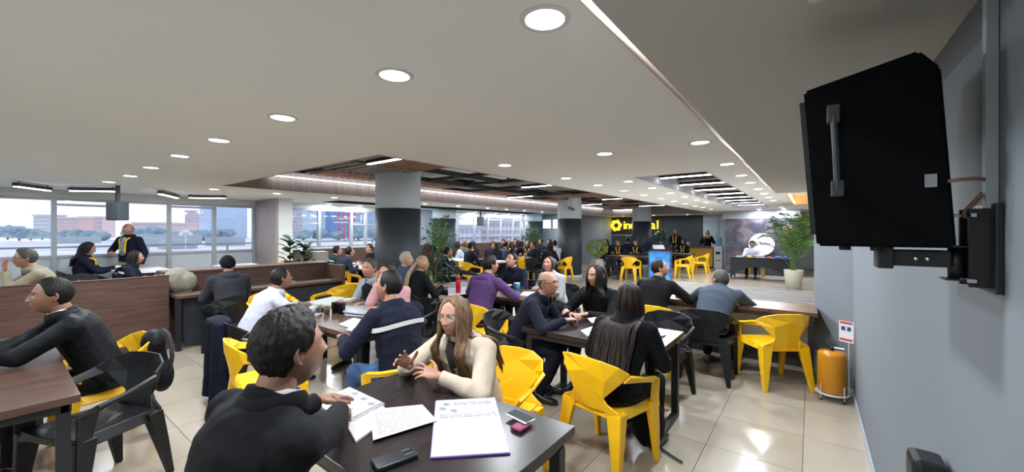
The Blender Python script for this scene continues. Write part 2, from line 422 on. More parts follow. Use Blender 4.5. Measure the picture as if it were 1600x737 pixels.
# --- materials of people
SK = {'light': mat('skin_light', (.50, .27, .19), .45, noise_s=30, noise_a=.06), 'mid': mat('skin_mid', (.38, .19, .125), .45, noise_s=30, noise_a=.07), 'tan': mat('skin_tan', (.26, .125, .08), .42, noise_s=30, noise_a=.07)}
LIP = mat('lips', (.36, .12, .10), .4); EYEW = mat('eye_white', (.75, .73, .70), .25); IRIS = mat('dark_iris', (.02, .012, .008), .15)
def hairm(n, c, **k): return mat(n, c, .5, spec=.25, noise_s=60, noise_a=.5, stretch=(1, 1, .25), bump=.6, bump_s=260, **k)
HB = hairm('black_hair', (.006, .0045, .004)); HBR = hairm('dark_brown_hair', (.022, .013, .009)); HBL = hairm('blond_streaked_hair', (.15, .085, .045)); HG = hairm('greying_hair', (.055, .048, .044)); HDB = hairm('honey_blond_hair', (.33, .22, .12))
def cloth(n, c, r=.85, b=.25): return mat(n, c, r, spec=.2 if r > .5 else .4, bump=b, bump_s=160, noise_s=8, noise_a=.12)
NAVY = cloth('navy_cloth', (.0065, .009, .022)); NAVYS = cloth('navy_suit_wool', (.008, .010, .022)); BLACK = cloth('black_cloth', (.0042, .0048, .0065)); BLACKG = cloth('black_leatherette', (.0045, .006, .008), .6)
CREAM = cloth('cream_fleece', (.52, .43, .34), .95, .8); WHITES = cloth('white_shirt_cotton', (.50, .52, .62)); PURP = cloth('purple_fleece', (.065, .032, .11)); GREYJ = cloth('light_grey_denim', (.33, .33, .36)); DENIM = cloth('blue_grey_denim', (.045, .062, .088))
BEIGE = cloth('beige_jacket_cloth', (.27, .24, .17)); PINK = cloth('pink_shirt_cotton', (.50, .27, .29)); GREYS = cloth('grey_shirt_cotton', (.28, .32, .37)); JEANS = cloth('blue_jeans', (.05, .10, .22)); KHAKI = cloth('khaki_cotton', (.42, .36, .25)); DGREY = cloth('dark_grey_knit', (.035, .037, .045), .95)
YELC = cloth('yellow_lining', (.78, .50, .02)); REFL = mat('silver_reflective_tape', (.62, .65, .70), .35); SHOE = mat('black_shoe_leather', (.012, .012, .014), .35); BLUEG = cloth('blue_grey_parka', (.05, .075, .12)); OLIVE = cloth('pale_olive_cloth', (.27, .26, .20))
SNEAK = mat('brown_sneaker', (.16, .11, .09), .6); PALEB = cloth('pale_blue_shirt', (.42, .50, .62)); LJEAN = cloth('light_blue_jeans', (.25, .36, .50))

def hair_shell(bm, Hm, kind, fem, q, seed=1):
    nu, nv = ((28, 20), (56, 36), (110, 64))[q]; rs = random.Random(seed); vv = {}
    long = kind in ('long', 'longfront', 'pony', 'bun')
    def thick(phi, el):
        a = abs(phi); z = math.sin(el)
        # hairline elevation (radians) as a function of the angle from the face
        if kind == 'bald':
            lo = -.60 if a > 2.0 else (-.05 if a > 1.3 else .05); hi = .50
            if a < 1.3: return -.01
            t = min((el-lo)/.12, (hi-el)/.25, (a-1.3)/.35); return -.004+.0075*max(-.3, min(1, t))
        pts = [(0, .80 if not fem else .86), (.5, .78), (.8, .62), (1.05, .42), (1.25, .12), (1.42, .0), (1.62, .02), (1.8, -.28), (2.2, -.60), (PI, -.68)]
        if long: pts = [(0, .92), (.35, .80), (.75, .55), (1.0, .25), (1.25, -.25), (1.5, -.75), (PI, -.95)]
        if kind == 'beanie': pts = [(0, .36), (1.2, .18), (1.6, .05), (2.2, -.25), (PI, -.35)]
        for (x0, y0), (x1, y1) in zip(pts, pts[1:]):
            if x0 <= a <= x1: lo = y0+(y1-y0)*(a-x0)/(x1-x0); break
        t = (el-lo)/(.10 if kind != 'beanie' else .04)
        base = {'short': .015, 'thin': .008, 'crop': .011, 'beanie': .016}.get(kind, .010)
        if kind in ('short', 'crop'): base *= .55+.75*max(0, z)**.7+.15*(a < .9)
        if kind == 'thin': base *= .4+.6*(1 if a > 1.0 else .3)
        if long and kind != 'pony' and kind != 'bun': base -= .006*gs(phi, .09)*(z > .3)
        j = 0 if kind == 'beanie' else math.sin(phi*31+el*9+seed)*.0008+math.sin(phi*57+seed*2)*.0008+noise.noise(Vector((phi*6, el*6, seed)))*.004*(kind in ('short',))
        return -.005+(base+.005+j)*max(-.2, min(1, t))**(.7 if t > 0 else 1)
    for j in range(nv+1):
        el = -1.1+(PI/2+1.1)*j/nv
        for i in range(nu):
            phi = -PI+2*PI*i/nu; vv[i, j] = bm.verts.new(Hm @ headp(phi, el, thick(phi, el), fem, 0))
    for j in range(nv):
        for i in range(nu):
            a, b = i, (i+1) % nu
            p = -PI+2*PI*(i+.5)/nu; e = -1.1+(PI/2+1.1)*(j+.5)/nv
            if thick(p, e) > -.0052:
                bm.faces.new((vv[a, j], vv[b, j], vv[b, j+1], vv[a, j+1]))
    bmesh.ops.delete(bm, geom=[v for v in bm.verts if not v.link_faces], context='VERTS')
def smoothpath(P, n=4):
    out = []; P = [P[0]]+P+[P[-1]]
    for i in range(1, len(P)-2):
        for k in range(n):
            t = k/n; a, b, c, d = P[i-1], P[i], P[i+1], P[i+2]
            out.append(.5*((2*b)+(c-a)*t+(2*a-5*b+4*c-d)*t*t+(3*b-a-3*c+d)*t**3))
    out.append(P[-2]); return out

def person(label, x, y, face=0, lean=.05, side=0, head=(0, 0), hands=None, hp=('rest', 'rest'), jacket=NAVY, trousers=BLACK, shoes=SHOE, skin='mid', hair='short', hairmat=HB,
           fem=0, q=1, z0=0, seat=.45, stand=False, beard=0, elb=(0, 0), group=None, extra=(), scale=1.0, hroll=(0, 0), feet=.42, hlen=.40, collar=None, hup=None, seed=None, name='person', hx=0, sl=1.0, knee=None, hfwd=None, headup=0):
    seed = seed or int(abs(x*131+y*517)) % 997+1
    rnd = random.Random(seed); W = .92 if fem else 1.0
    root = empty(name, (x, y, z0), face, label, 'person', group); root.scale = (scale,)*3
    hz = seat+.09 if not stand else .92
    L = .525*(.96 if fem else 1)
    def spine(t):
        yy = lean*max(0, t)**1.25 if t > 0 else 0
        return Vector((side*t, yy+.0, hz-.02+math.sqrt(max(.05, L*L-lean*lean-side*side))*t))
    def sring(t, rx, ry, n=20, dy=0):
        c = spine(t); T = (spine(t+.05)-spine(t-.05 if t > .05 else 0)).normalized(); X = Vector((1, 0, 0)); X = (X-T*X.dot(T)).normalized(); Y = T.cross(X)
        return [c+X*rx*W*math.cos(2*PI*k/n)+Y*(ry*math.sin(2*PI*k/n)+dy) for k in range(n)]
    prof = [(-.14, .12, .09), (-.08, .165, .125), (.05, .175, .13), (.3, .155+.015*(1-fem), .115), (.55, .175, .118+.02*fem), (.78, .200, .122), (.92, .180, .100), (.985, .10, .075)]
    def torso(bm, g):
        rings(bm, [sring(t, rx+g, ry+g) for t, rx, ry in prof])
    T9 = (spine(1.0)-spine(.8)).normalized(); N = spine(1.0)
    S = [spine(.885)+Vector((s*(.188*W), 0, -.0)) for s in (-1, 1)]
    if hands is None: hands = ((-.16, .42, .80), (.14, .44, .80))
    hy, hpit = R(head[0]), R(head[1])
    Hc = N+T9*.025+Vector((hx, .035+.015*(lean > .1), .120+headup))
    Hm = Matrix.Translation(Hc) @ Matrix.Rotation(hy, 4, 'Z') @ Matrix.Rotation(-hpit, 4, 'X')
    arms = []
    for k, s in enumerate((-1, 1)):
        T = Vector(hands[k]); hint = Vector((s*(.55+elb[k]), -.25, -1)) if not hup or not hup[k] else Vector(hup[k])
        E_, Wp = ik(S[k], T, .285*sl, .255*sl, hint); arms.append((S[k], E_, Wp))
    # legs
    legs = []
    for k, s in enumerate((-1, 1)):
        Hj = Vector((s*.09, .02, hz-.02 if not stand else .90))
        if stand: K = Vector((s*.10, .03, .49)); A = Vector((s*.10, 0, .09))
        else:
            K = Vector((s*.13, .42, seat+.055)) if knee is None else Vector(knee[k]); A = Vector((s*.13, feet, .09))
        legs.append((Hj, K, A))
    vox = (.022, .0125, .0075)[q]
    # body: one continuous surface
    bm = B(); torso(bm, -.022)
    cone(bm, N-T9*.04, Hc+Vector((0, -.022, -.05)), .060*W, .054*W)
    for k, (s_, e_, w_) in enumerate(arms): ball(bm, s_, .045); cone(bm, s_, e_, .044, .036); cone(bm, e_, w_, .036, .025)
    for (h_, k_, a_) in legs: cone(bm, h_, k_, .072, .050); cone(bm, k_, a_, .048, .034); tube(bm, [a_+Vector((0, -.02, -.045)), a_+Vector((0, .12, -.055))], [.033, .03], 10)
    bme = remesh(bm, vox, 3)
    bm = B(); add_mesh(bm, bme, Matrix.Identity(4), 0)
    add_mesh(bm, head_mesh(q, fem, beard), Hm, 0)
    for k, (s_, e_, w_) in enumerate(arms):
        dr = (w_-e_).normalized(); fw = (dr+Vector((0, .0, -.25 if w_.z > .70 and w_.z < .9 and not stand else 0))).normalized()
        if hfwd and hfwd[k]: fw = Vector(hfwd[k]).normalized()
        up = Vector((0, 0, 1)) if abs(fw.z) < .8 else Vector((0, 1, 0))
        m = frame(w_, fw, up, R(hroll[k]))
        if k == 0: m = m @ Matrix.Diagonal((-1, 1, 1, 1))
        add_mesh(bm, hand_mesh(hp[k], q), m @ Matrix.Scale(.95 if fem else 1.04, 4), 0)
    bm_me = fin(bm, 'body', True)
    for mm in (SK[skin], LIP, hairmat if not beard else hairmat, EYEW, IRIS): bm_me.materials.append(mm)
    link('body', bm_me, None, root)
    # jacket
    bm = B(); torso(bm, .014)
    for k, (s_, e_, w_) in enumerate(arms):
        ball(bm, s_, (.072, .072, .068)); cone(bm, s_+Vector((0, 0, -.004)), e_, .069, .057); wr = e_+(w_-e_)*.97; cone(bm, e_, e_+(w_-e_)*.5, .056, .048); tube(bm, [e_+(w_-e_)*.4, wr], [.048, .040], 12)
    cone(bm, S[0], N-T9*.02, .055, .065); cone(bm, S[1], N-T9*.02, .055, .065)
    NA = (Hc+Vector((0, -.022, -.05))-(N-T9*.04)).normalized(); N0 = N-T9*.04; tube(bm, [N0-NA*.02, N0+NA*.085], [.088*W, .074*W], 16)
    jm = remesh(bm, vox, (2, 4, 6)[q], (0, .0045, .0062)[q], seed)
    link('jacket', jm, jacket, root)
    if q and not any(e[0] == 'hood' for e in extra):
        bm = B(); rr = []; n_ = 22
        for i in range(n_+1):
            a = PI/2+.42+(2*PI-.84)*i/n_; fr = max(0, math.sin(a)); dv = Vector((math.cos(a), math.sin(a), 0)); dn = -.055*fr**2
            rr.append([N0+NA*h_+dv*r_*W+Vector((0, .0, dn*k_)) for r_, h_, k_ in ((.076, .075, .6), (.080, .088, .6), (.090, .080, .8), (.108, .028, 1.3), (.100, .026, 1.2), (.084, .060, .8))])
        rings(bm, rr); obj('jacket_collar', bm, jacket, root, True)
    # trousers
    bm = B(); rings(bm, [sring(t, rx, ry) for t, rx, ry in ((-.15, .13, .10), (-.08, .175, .135), (.05, .182, .135), (.14, .165, .125))])
    for (h_, k_, a_) in legs: cone(bm, h_, k_, .090, .068); cone(bm, k_, k_+(a_-k_)*.9, .066, .052)
    link('trousers', remesh(bm, vox*1.3, (2, 4, 5)[q], (0, .003, .004)[q], seed+5), trousers, root)
    for k, (h_, k_, a_) in enumerate(legs):
        bm = B(); ax, ay = a_.x, a_.y
        rings(bm, [[Vector((ax+rx*math.cos(2*PI*i/12), ay+yy, zc+rz*math.sin(2*PI*i/12))) for i in range(12)] for yy, rx, zc, rz in ((-.075, .022, .035, .03), (-.05, .036, .05, .046), (.0, .040, .055, .052), (.06, .043, .042, .038), (.13, .045, .034, .030), (.175, .034, .027, .022), (.19, .015, .022, .014))])
        obj('shoe', bm, shoes, root, True)
    # hair
    bm = B()
    hm_ = hairmat
    if hair == 'beanie': hm_ = BLACK
    hair_shell(bm, Hm, hair, fem, q, seed % 9)
    if hair in ('long', 'longfront', 'pony'):
        nl = (16, 46, 120)[q]; rad = (.024, .0155, .0095)[q]
        back = lambda t: spine(t)+Vector((0, -1, .15)).normalized()*.150
        for i in range(nl):
            if hair == 'pony':
                a = rnd.uniform(-1, 1); p0 = Hm @ Vector((a*.02, -.095, .03)); p1 = Hm @ Vector((a*.025, -.135, .02)); p2 = back(.95)+Vector((a*.035, -.03, 0)); p3 = back(1-hlen*1.2)+Vector((a*.04, -.02, rnd.uniform(-.03, .03)))
                P = [p0, p1, p2, (p2+p3)/2+Vector((rnd.uniform(-.01, .01), 0, 0)), p3]
            else:
                s = -1 if i % 2 else 1; u = rnd.random()
                front = (hair == 'longfront' and rnd.random() < .55)
                phi = s*((.75+.75*u) if front else (1.15+(PI-1.15)*u))
                c, sn = math.cos(phi), math.sin(phi); jx = rnd.uniform(.9, 1.08)
                p0 = Hm @ Vector((sn*.012*jx, c*.02-.005, .121+rnd.uniform(0, .004))); p1 = Hm @ Vector((sn*.066*jx, c*.078*jx-.004, .085)); p2 = Hm @ Vector((sn*.089*jx, c*.108*jx-.008, .0)); 
                p3 = Hm @ Vector((sn*.096*jx, (c*.108*jx if front else min(c*.105, -.02))-.01, -.115))
                if front:
                    e = spine(.95)+Vector((s*(.075+.06*rnd.random()), .13+.02*rnd.random(), -.03)); f = spine(1-hlen*(.85+.4*rnd.random())*1.6)+Vector((s*(.05+.09*rnd.random()), .150+.02*rnd.random(), 0))
                else:
                    e = back(.9)+Vector((sn*(.11 if abs(phi) > 1.8 else .14)*jx, .02*(abs(phi) < 1.8), 0)); f = back(1-hlen*(.8+.3*rnd.random())*1.7)+Vector((sn*.12*jx+rnd.uniform(-.02, .02), rnd.uniform(-.02, .0), 0))
                md = (e+f)/2+Vector((rnd.uniform(-.012, .012), rnd.uniform(-.006, .006), 0))
                P = [p0, p1, p2, p3, e, md, f]
            PP = smoothpath(P, (2, 3, 5)[q]); nn = len(PP)
            tube(bm, PP, [rad*(.55+.6*math.sin(PI*min(1, (k_+1)/nn*1.05)**.8)) for k_ in range(nn)], (4, 5, 6)[q], flat=.6, up=(0, 1, .01) if False else None)
    if hair == 'bun': ball(bm, Hm @ Vector((0, -.115, .03)), .036)
    hmesh = fin(bm, 'hair', True)
    if hair == 'longfront':
        link('hair', hmesh, hm_, root)
    else: link('hair' if hair != 'beanie' else 'beanie', hmesh, hm_, root)
    if collar is not None:
        bm = B(); n_ = 18; rr = []
        for r_, dz in ((.0615, .045), (.066, .046), (.071, .0), (.066, .0)):
            rr.append([N0+NA*(dz+.05)+Vector((r_*W*math.cos(2*PI*i/n_), r_*W*math.sin(2*PI*i/n_), -.03*max(0, math.sin(2*PI*i/n_)))) for i in range(n_)])
        rings(bm, rr+[rr[0]], cap=False); obj('collar', bm, collar, root, True)
    for e in extra:
        if e[0] == 'glasses':
            bm = B(); gm = e[1] if len(e) > 1 else mat('dark_frame', (.02, .02, .025), .3)
            yy = headp(.42, .05, 0, fem).y+.012
            for s in (-1, 1):
                tube(bm, [Hm @ Vector((s*.033+.0235*math.cos(t), yy-.0035*abs(math.cos(t)), .004+.0195*math.sin(t)*(1 if math.sin(t) < 0 else .9))) for t in [2*PI*i/16 for i in range(17)]], .0015 if q > 1 else .0018, 6)
                tube(bm, [Hm @ Vector((s*.056, yy-.004, .010)), Hm @ Vector((s*.079, .04, .008)), Hm @ Vector((s*.082, -.01, .010)), Hm @ Vector((s*.080, -.02, -.004))], .0017, 6)
            tube(bm, [Hm @ Vector((-.011, yy, .008)), Hm @ Vector((0, yy+.003, .011)), Hm @ Vector((.011, yy, .008))], .0017, 6)
            g = obj('glasses', bm, gm, root, True)
            if q > 1:
                lb_ = B()
                for s in (-1, 1): tube(lb_, [Hm @ Vector((s*.033, yy-.0005, .004)), Hm @ Vector((s*.033, yy+.0005, .004))], .022, 16)
                obj('lens', lb_, glass_mat('lens_glass', (1, 1, 1), .02, .08), g)
        if e[0] == 'lining':      # coloured facing round the neck and down the front
            for s in (-1, 1):
                bm = B(); P = [N+Vector((0, -.078, .02)), N+Vector((s*.075, -.02, .0)), spine(.9)+Vector((s*.075, .13, .0)), spine(.7)+Vector((s*.055, .146, 0)), spine(.35)+Vector((s*.05, .150, 0))]
                tube(bm, smoothpath(P, 3), .022, 6, flat=.4); obj('lining', bm, e[1], root, True)
        if e[0] == 'shirt':       # shirt front between the jacket edges
            bm = B(); rings(bm, [[spine(t)+Vector((w_*math.cos(2*PI*i/10), ry+.004+.016*math.sin(2*PI*i/10), 0)) for i in range(10)] for t, w_, ry in ((.97, .03, .085), (.85, .045, .125), (.6, .035, .140), (.3, .03, .130))])
            obj('shirt', bm, e[1], root, True)
        if e[0] == 'stripe':
            for tt, g in ((e[1], .0),):
                bm = B(); n_ = 18; P = []
                for i in range(n_+1):
                    a = PI+PI*i/n_; c = spine(tt); P.append(c+Vector(((.235*W)*math.cos(a), .142*math.sin(a)-.006*1, -.035*abs(math.cos(a))**2)))
                o_ = [[p+Vector((0, 0, -.016)), p+Vector((0, 0, .016)), p*1.0+Vector((0, -.004, .016)), p+Vector((0, -.004, -.016))] for p in P]
                rings(bm, o_); obj('reflective_stripe', bm, REFL, root)
        if e[0] == 'hood':
            bm = B(); ball(bm, N+Vector((0, -.075, -.015)), (.115, .07, .06), sub=3); ball(bm, N+Vector((-.08, -.01, .0)), (.045, .07, .045), sub=2); ball(bm, N+Vector((.08, -.01, .0)), (.045, .07, .045), sub=2)
            link('hood', remesh(bm, .012, 4, .003, seed), e[1], root)
        if e[0] == 'lapels':
            for s in (-1, 1):
                bm = B(); c0 = N+Vector((s*.055, .02, .02)); c1 = spine(.9)+Vector((s*.085, .115, 0)); c2 = spine(.55)+Vector((s*.02, .155, 0)); c3 = spine(.9)+Vector((s*.035, .115, 0))
                a = [bm.verts.new(p) for p in (c0, c1, c2, c3)]; bm.faces.new(a); bmesh.ops.solidify(bm, geom=bm.faces[:], thickness=.008); obj('lapel', bm, e[1], root)
        if e[0] == 'lanyard':
            bm = B(); tube(bm, smoothpath([N+Vector((-.06, .03, .0)), spine(.8)+Vector((-.035, .15, 0)), spine(.45)+Vector((0, .155, 0)), spine(.8)+Vector((.035, .15, 0)), N+Vector((.06, .03, .0))], 3), .005, 5); box(bm, -.035+side*.4, .035+side*.4, spine(.38).y+.15, spine(.38).y+.156, spine(.38).z-.05, spine(.38).z+.04); obj('lanyard', bm, e[1], root)
        if e[0] == 'watch':
            k = e[1]; s_, e_, w_ = arms[k]; c = e_+(w_-e_)*.93; tube(B_ := B(), [c-(w_-e_).normalized()*.012, c+(w_-e_).normalized()*.012], .036, 14); obj('wrist_watch', B_, M_BLK, root, True)
        if e[0] == 'pen':
            k = e[1]; bm = B(); w_ = Vector(arms[k][2]); dr = (arms[k][2]-arms[k][1]).normalized(); c = w_+dr*.11; tube(bm, [c+Vector((.0, .03, -.03)), c+Vector((.02, -.06, .07))], .004, 6); obj('pen', bm, M_METAL, root)
    return root
# ================================================================ CHAIRS
def leg_mesh(s, front):
    bm = B()
    if front: a = [(.205, .13, .45), (.265, .13, .45), (.265, .235, .45), (.225, .235, .45)]; b = [(.235, .205, 0), (.268, .205, 0), (.268, .245, 0), (.235, .245, 0)]
    else: a = [(.13, -.225, .45), (.245, -.225, .45), (.245, -.14, .45), (.16, -.14, .45)]; b = [(.225, -.285, 0), (.262, -.285, 0), (.262, -.25, 0), (.225, -.25, 0)]
    m = [tuple(p_*.55+q_*.45 for p_, q_ in zip(u, v_)) for u, v_ in zip(a, b)]
    m = [(x+(.004 if x > .2 else 0), y, z) for x, y, z in m]
    rings(bm, [[Vector((s*x, y, z)) for x, y, z in r] for r in (a, m, b)])
    bmesh.ops.bevel(bm, geom=bm.edges[:], offset=.005, segments=1, affect='EDGES'); return bm
def make_chair(mm):
    t = empty('armchair'); 
    # seat: shallow faceted pan with a skirt
    P = [(-.20, -.20, .462), (.20, -.20, .462), (.235, .22, .462), (-.235, .22, .462), (-.13, -.13, .446), (.13, -.13, .446), (.15, .14, .446), (-.15, .14, .446), (-.225, -.215, .40), (.225, -.215, .40), (.262, .238, .40), (-.262, .238, .40), (-.12, .24, .42), (.12, .24, .42), (0, .235, .455)]
    F = [(4, 5, 6, 7), (0, 1, 5, 4), (1, 2, 6, 5), (2, 14, 3, 7, 6), (3, 0, 4, 7), (1, 0, 8, 9), (2, 1, 9, 10), (0, 3, 11, 8), (3, 14, 12, 11), (14, 2, 10, 13), (14, 13, 12)]
    obj('seat', sheet(P, F, .012), mm, t)
    # back: faceted shell, wide at the top, waisted at the seat
    P = [(0, -.295, .80), (-.13, -.285, .795), (.13, -.285, .795), (-.235, -.235, .765), (.235, -.235, .765), (-.275, -.16, .715), (.275, -.16, .715), (-.245, -.20, .665), (.245, -.20, .665),
         (-.125, -.245, .535), (.125, -.245, .535), (-.175, -.215, .44), (.175, -.215, .44), (0, -.262, .60), (0, -.235, .44), (0, -.292, .71), (-.15, -.27, .66), (.15, -.27, .66)]
    F = [(1, 0, 15), (0, 2, 15), (3, 1, 15, 16), (2, 4, 17, 15), (5, 3, 16, 7), (4, 6, 8, 17), (16, 15, 13), (15, 17, 13), (7, 16, 9), (17, 8, 10), (16, 13, 9), (17, 10, 13), (9, 13, 14, 11), (13, 10, 12, 14)]
    obj('backrest', sheet(P, F, .013), mm, t)
    for s in (-1, 1):
        P = [(.275, -.16, .715), (.245, -.20, .665), (.29, .0, .672), (.268, .0, .630), (.278, .15, .640), (.262, .13, .595), (.262, .235, .600), (.258, .235, .455), (.240, .15, .455), (.225, .10, .40), (.262, .238, .40), (.245, .19, .595), (.305, .0, .655), (.300, -.15, .70), (.297, .15, .625)]
        P = [(s*a, b, c) for a, b, c in P]
        F = [(0, 2, 3, 1), (2, 4, 5, 3), (4, 6, 11, 5), (6, 7, 8, 11), (7, 10, 9, 8), (0, 13, 12, 2), (2, 12, 14, 4), (11, 8, 5)]
        if s < 0: F = [f[::-1] for f in F]
        obj('armrest', sheet(P, F, .012), mm, t)
        # strut between the waist of the back and the rear leg
        P = [(s*.125, -.248, .535), (s*.155, -.24, .50), (s*.235, -.225, .46), (s*.235, -.20, .40), (s*.13, -.225, .40)]
        obj('back_strut', sheet(P, [(0, 1, 2, 3, 4)] if s > 0 else [(4, 3, 2, 1, 0)], .014), mm, t)
    for s in (-1, 1):
        for fr in (True, False): obj('leg', leg_mesh(s, fr), mm, t)
    return t
PROTO = {}
def chair(x, y, deg, col, label, group=None, z=0):
    if col not in PROTO: PROTO[col] = make_chair(M_YEL if col == 'y' else M_BLK); c = PROTO[col]
    else: c = copy_tree(PROTO[col])
    return place(c, x, y, R(deg), z, label, group, 'chair')
# ================================================================ TABLES
def table(x0, x1, y0, y1, label, top=M_TOP, z=.75, zf=0, ends='x', group=None, th=.042, legs=M_BLKM, name='table'):
    t = empty(name, ((x0+x1)/2, (y0+y1)/2, zf), 0, label, 'table', group); a, b = (x1-x0)/2, (y1-y0)/2
    obj('tabletop', boxm(-a, a, -b, b, z-th, z, .003), top, t)
    k = .055
    bm = B(); q = z-th
    for s in (-1, 1): box(bm, -a+.04, a-.04, s*(b-.05)-.02, s*(b-.05)+.02, q-.05, q-.001); box(bm, s*(a-.06)-.02, s*(a-.06)+.02, -b+.04, b-.04, q-.05, q-.001)
    obj('under_frame', bm, legs, t)
    for s in (-1, 1):
        for s2 in (-1, 1):
            cx, cy = s*(a-.06), s2*(b-.06); obj('leg', boxm(cx-k/2, cx+k/2, cy-k/2, cy+k/2, 0, q-.05, .003), legs, t)
        if ends == 'x': obj('foot_rail', boxm(s*(a-.06)-k/2, s*(a-.06)+k/2, -b+.09, b-.09, 0.0, .045), legs, t)
        else: obj('foot_rail', boxm(-a+.09, a-.09, s*(b-.06)-k/2, s*(b-.06)+k/2, 0.0, .045), legs, t)
    return t
window('window_1', -2.6, 3.93, [-1.0, .67, 2.3, 3.11], 2.256, 1.17, [(.67, 1.49, 2.13), (2.3, 3.11, 2.17)], True)
w2 = window('window_2', 4.34, 8.9, [5.57, 6.55, 7.03, 7.9], 2.256, 1.2, [(4.34, 5.57, 1.86), (6.55, 7.03, 1.84), (7.03, 7.9, 1.84)], False)
for y in (5.36, 6.93):   # tilted top-hung sashes
    obj('sash', box(box(box(B(), XL-.06, XL-.03, y-.9, y, 2.22, 2.245), XL-.06, XL-.03, y-.9, y, 1.88, 1.905), XL-.06, XL-.03, y-.03, y, 1.88, 2.245), M_ALU, w2)
window('window_3', 10.2, 15.3, [11.07, 12.03, 12.88, 13.76, 14.67], 2.256, .95, [(11.07, 12.03, 2.13), (12.88, 13.76, 2.13), (14.67, 15.3, 2.13)], False)
struct('wall_left_mid', boxm(XL-.1, XL+.05, 8.9, 10.2, 0, H), M_WALL2)
struct('wall_left_dado', boxm(XL+.0, XL+.12, 4.31, 15.4, 0, 1.13), M_WOOD)
# columns
def column(x, y, r, ztop, plinth=True):
    c = empty('column', (x, y, 0)); c['kind'] = 'structure'
    obj('lower_shaft', lathe(B(), [(r, .09), (r, 2.07)], 48), M_COLD, c, True)
    obj('upper_shaft', lathe(B(), [(r-.003, 2.07), (r-.003, ztop)], 48), M_COLL, c, True)
    obj('plinth', lathe(B(), [(r+.03, 0), (r+.03, .09)], 48), M_OFF, c, True)
    for o in c.children:
        for p in o.data.polygons:
            if abs(p.normal.z) > .9: p.use_smooth = False
column(-6.42, 4.78, .43, 2.95); column(-6.9, 12.5, .43, 3.0); column(-6.27, 18.25, .43, 3.0); column(-10.45, 9.75, .42, H); column(-10.2, 15.1, .40, H)
# ---------------------------------------------------------------- ceiling fixtures
dproto = None
def downlight(x, y, label, group, z=H, power=LAMP_W):
    global dproto
    if dproto is None:
        dproto = empty('downlight')
        obj('trim_ring', lathe(B(), [(.070, .004), (.070, -.006), (.088, -.006), (.092, .004)], 28), M_WHITE, dproto, True)
        obj('diffuser', lathe(B(), [(.070, -.001), (.070, -.005)], 28), M_DOWN, dproto)
        c = dproto
    else: c = copy_tree(dproto)
    place(c, x, y, 0, z, label, group, 'light')
    l = bpy.data.lights.new('downlight_lamp', 'AREA'); l.shape = 'DISK'; l.size = .14; l.energy = power; l.color = (.89, .95, 1)
    lo = bpy.data.objects.new('downlight_lamp', l); C.objects.link(lo); lo.location = (x, y, z-.012)
ROWS = [(-.75, [-1.3, 1.18, 3.63, 4.99, 6.13, 7.14, 8.33, 9.42, 10.57, 11.75, 15.2, 16.3, 16.95], 'in the row along the right-hand soffit edge'),
        (-1.60, [-1.3, 1.17, 3.60], 'in the short row left of the soffit edge row'),
        (-2.22, [5.86, 6.99, 8.13, 9.27, 10.4, 11.5], 'along the left edge of the narrow recess'),
        (-2.79, [-1.3, 1.16, 3.54, 4.95, 6.01, 7.14, 8.29, 9.43, 10.5, 11.65, 12.85, 13.95, 15.2], 'in the middle row beside the large slatted recess'),
        (-8.6, [1.07, 2.41, 3.46, 4.67, 6.0, 7.3, 8.6, 9.98, 11.01, 12.11, 13.32, 14.7], 'in the row between the slatted recess and the windows'),
        (-10.8, [5.71, 6.67, 8.4, 10.5, 11.79, 13.1, 14.01, 14.95], 'in the row nearest the window wall')]
for x, ys, ph in ROWS:
    for k, y in enumerate(ys): downlight(x, y, f'round recessed white downlight, {ORD[k]} {ph}', 'recessed ceiling downlights')
for k, x in enumerate([-3.91, -5.04, -6.24, -7.42]): downlight(x, 1.13, f'round recessed white downlight, {ORD[k]} in front of the slatted recess', 'recessed ceiling downlights')
for k, x in enumerate([-9.3, -7.7, -6.15, -4.6]): downlight(x, 19.6, f'round downlight, {ORD[k]} from left before the charcoal back wall', 'recessed ceiling downlights')
for k, (x, y) in enumerate([(-1.45, 16.1), (-1.5, 16.9), (-4.2, -1.3), (-6.2, -1.3), (-8.4, -1.3)]): downlight(x, y, f'round downlight, {ORD[k]} of the odd ones beyond the rows', 'recessed ceiling downlights')
def tube_light(name, a, b, label, group=None, w_=.05, body=True, em=0):
    a = Vector(a); b = Vector(b); L = (b-a).length; ang = math.atan2(b.y-a.y, b.x-a.x); m = (a+b)/2
    t = empty(name, m, ang, label, 'light', group)
    if body: obj('housing', boxm(-L/2-.012, L/2+.012, -w_/2-.006, w_/2+.006, -.005, .05), M_BLKM, t)
    obj('diffuser', boxm(-L/2, L/2, -w_/2, w_/2, -.018, -.004), mat('soft_led_diffuser', (1, .98, 1), .5, emit=em) if em else M_LED, t)
    return t
for k, (a, b) in enumerate([((-9.62, .2), (-10.22, .57)), ((-9.95, .78), (-9.51, 1.25)), ((-9.51, 1.84), (-10.4, 2.29)), ((-10.13, 2.42), (-9.72, 2.92))]):
    t = tube_light('linear_pendant', (*a, 2.33), (*b, 2.33), f'thin black linear lamp near the window, {ORD[k]} from the left', 'zigzag linear lamps by the window')
    [obj('hanger', boxm(q_, q_+.01, -.005, .005, .05, .07), M_BLKM, t) for q_ in (-.3, .29)]
y = 3.0; k = 0
while y < 17.2:
    tube_light('cove_tube', (-7.75, y, 2.66), (-7.75, y+1.16, 2.66), f'white light tube on the wood fascia, {ORD[k]} from the front', 'tubes along the wood fascia', body=False, em=3.6); y += 1.19; k += 1
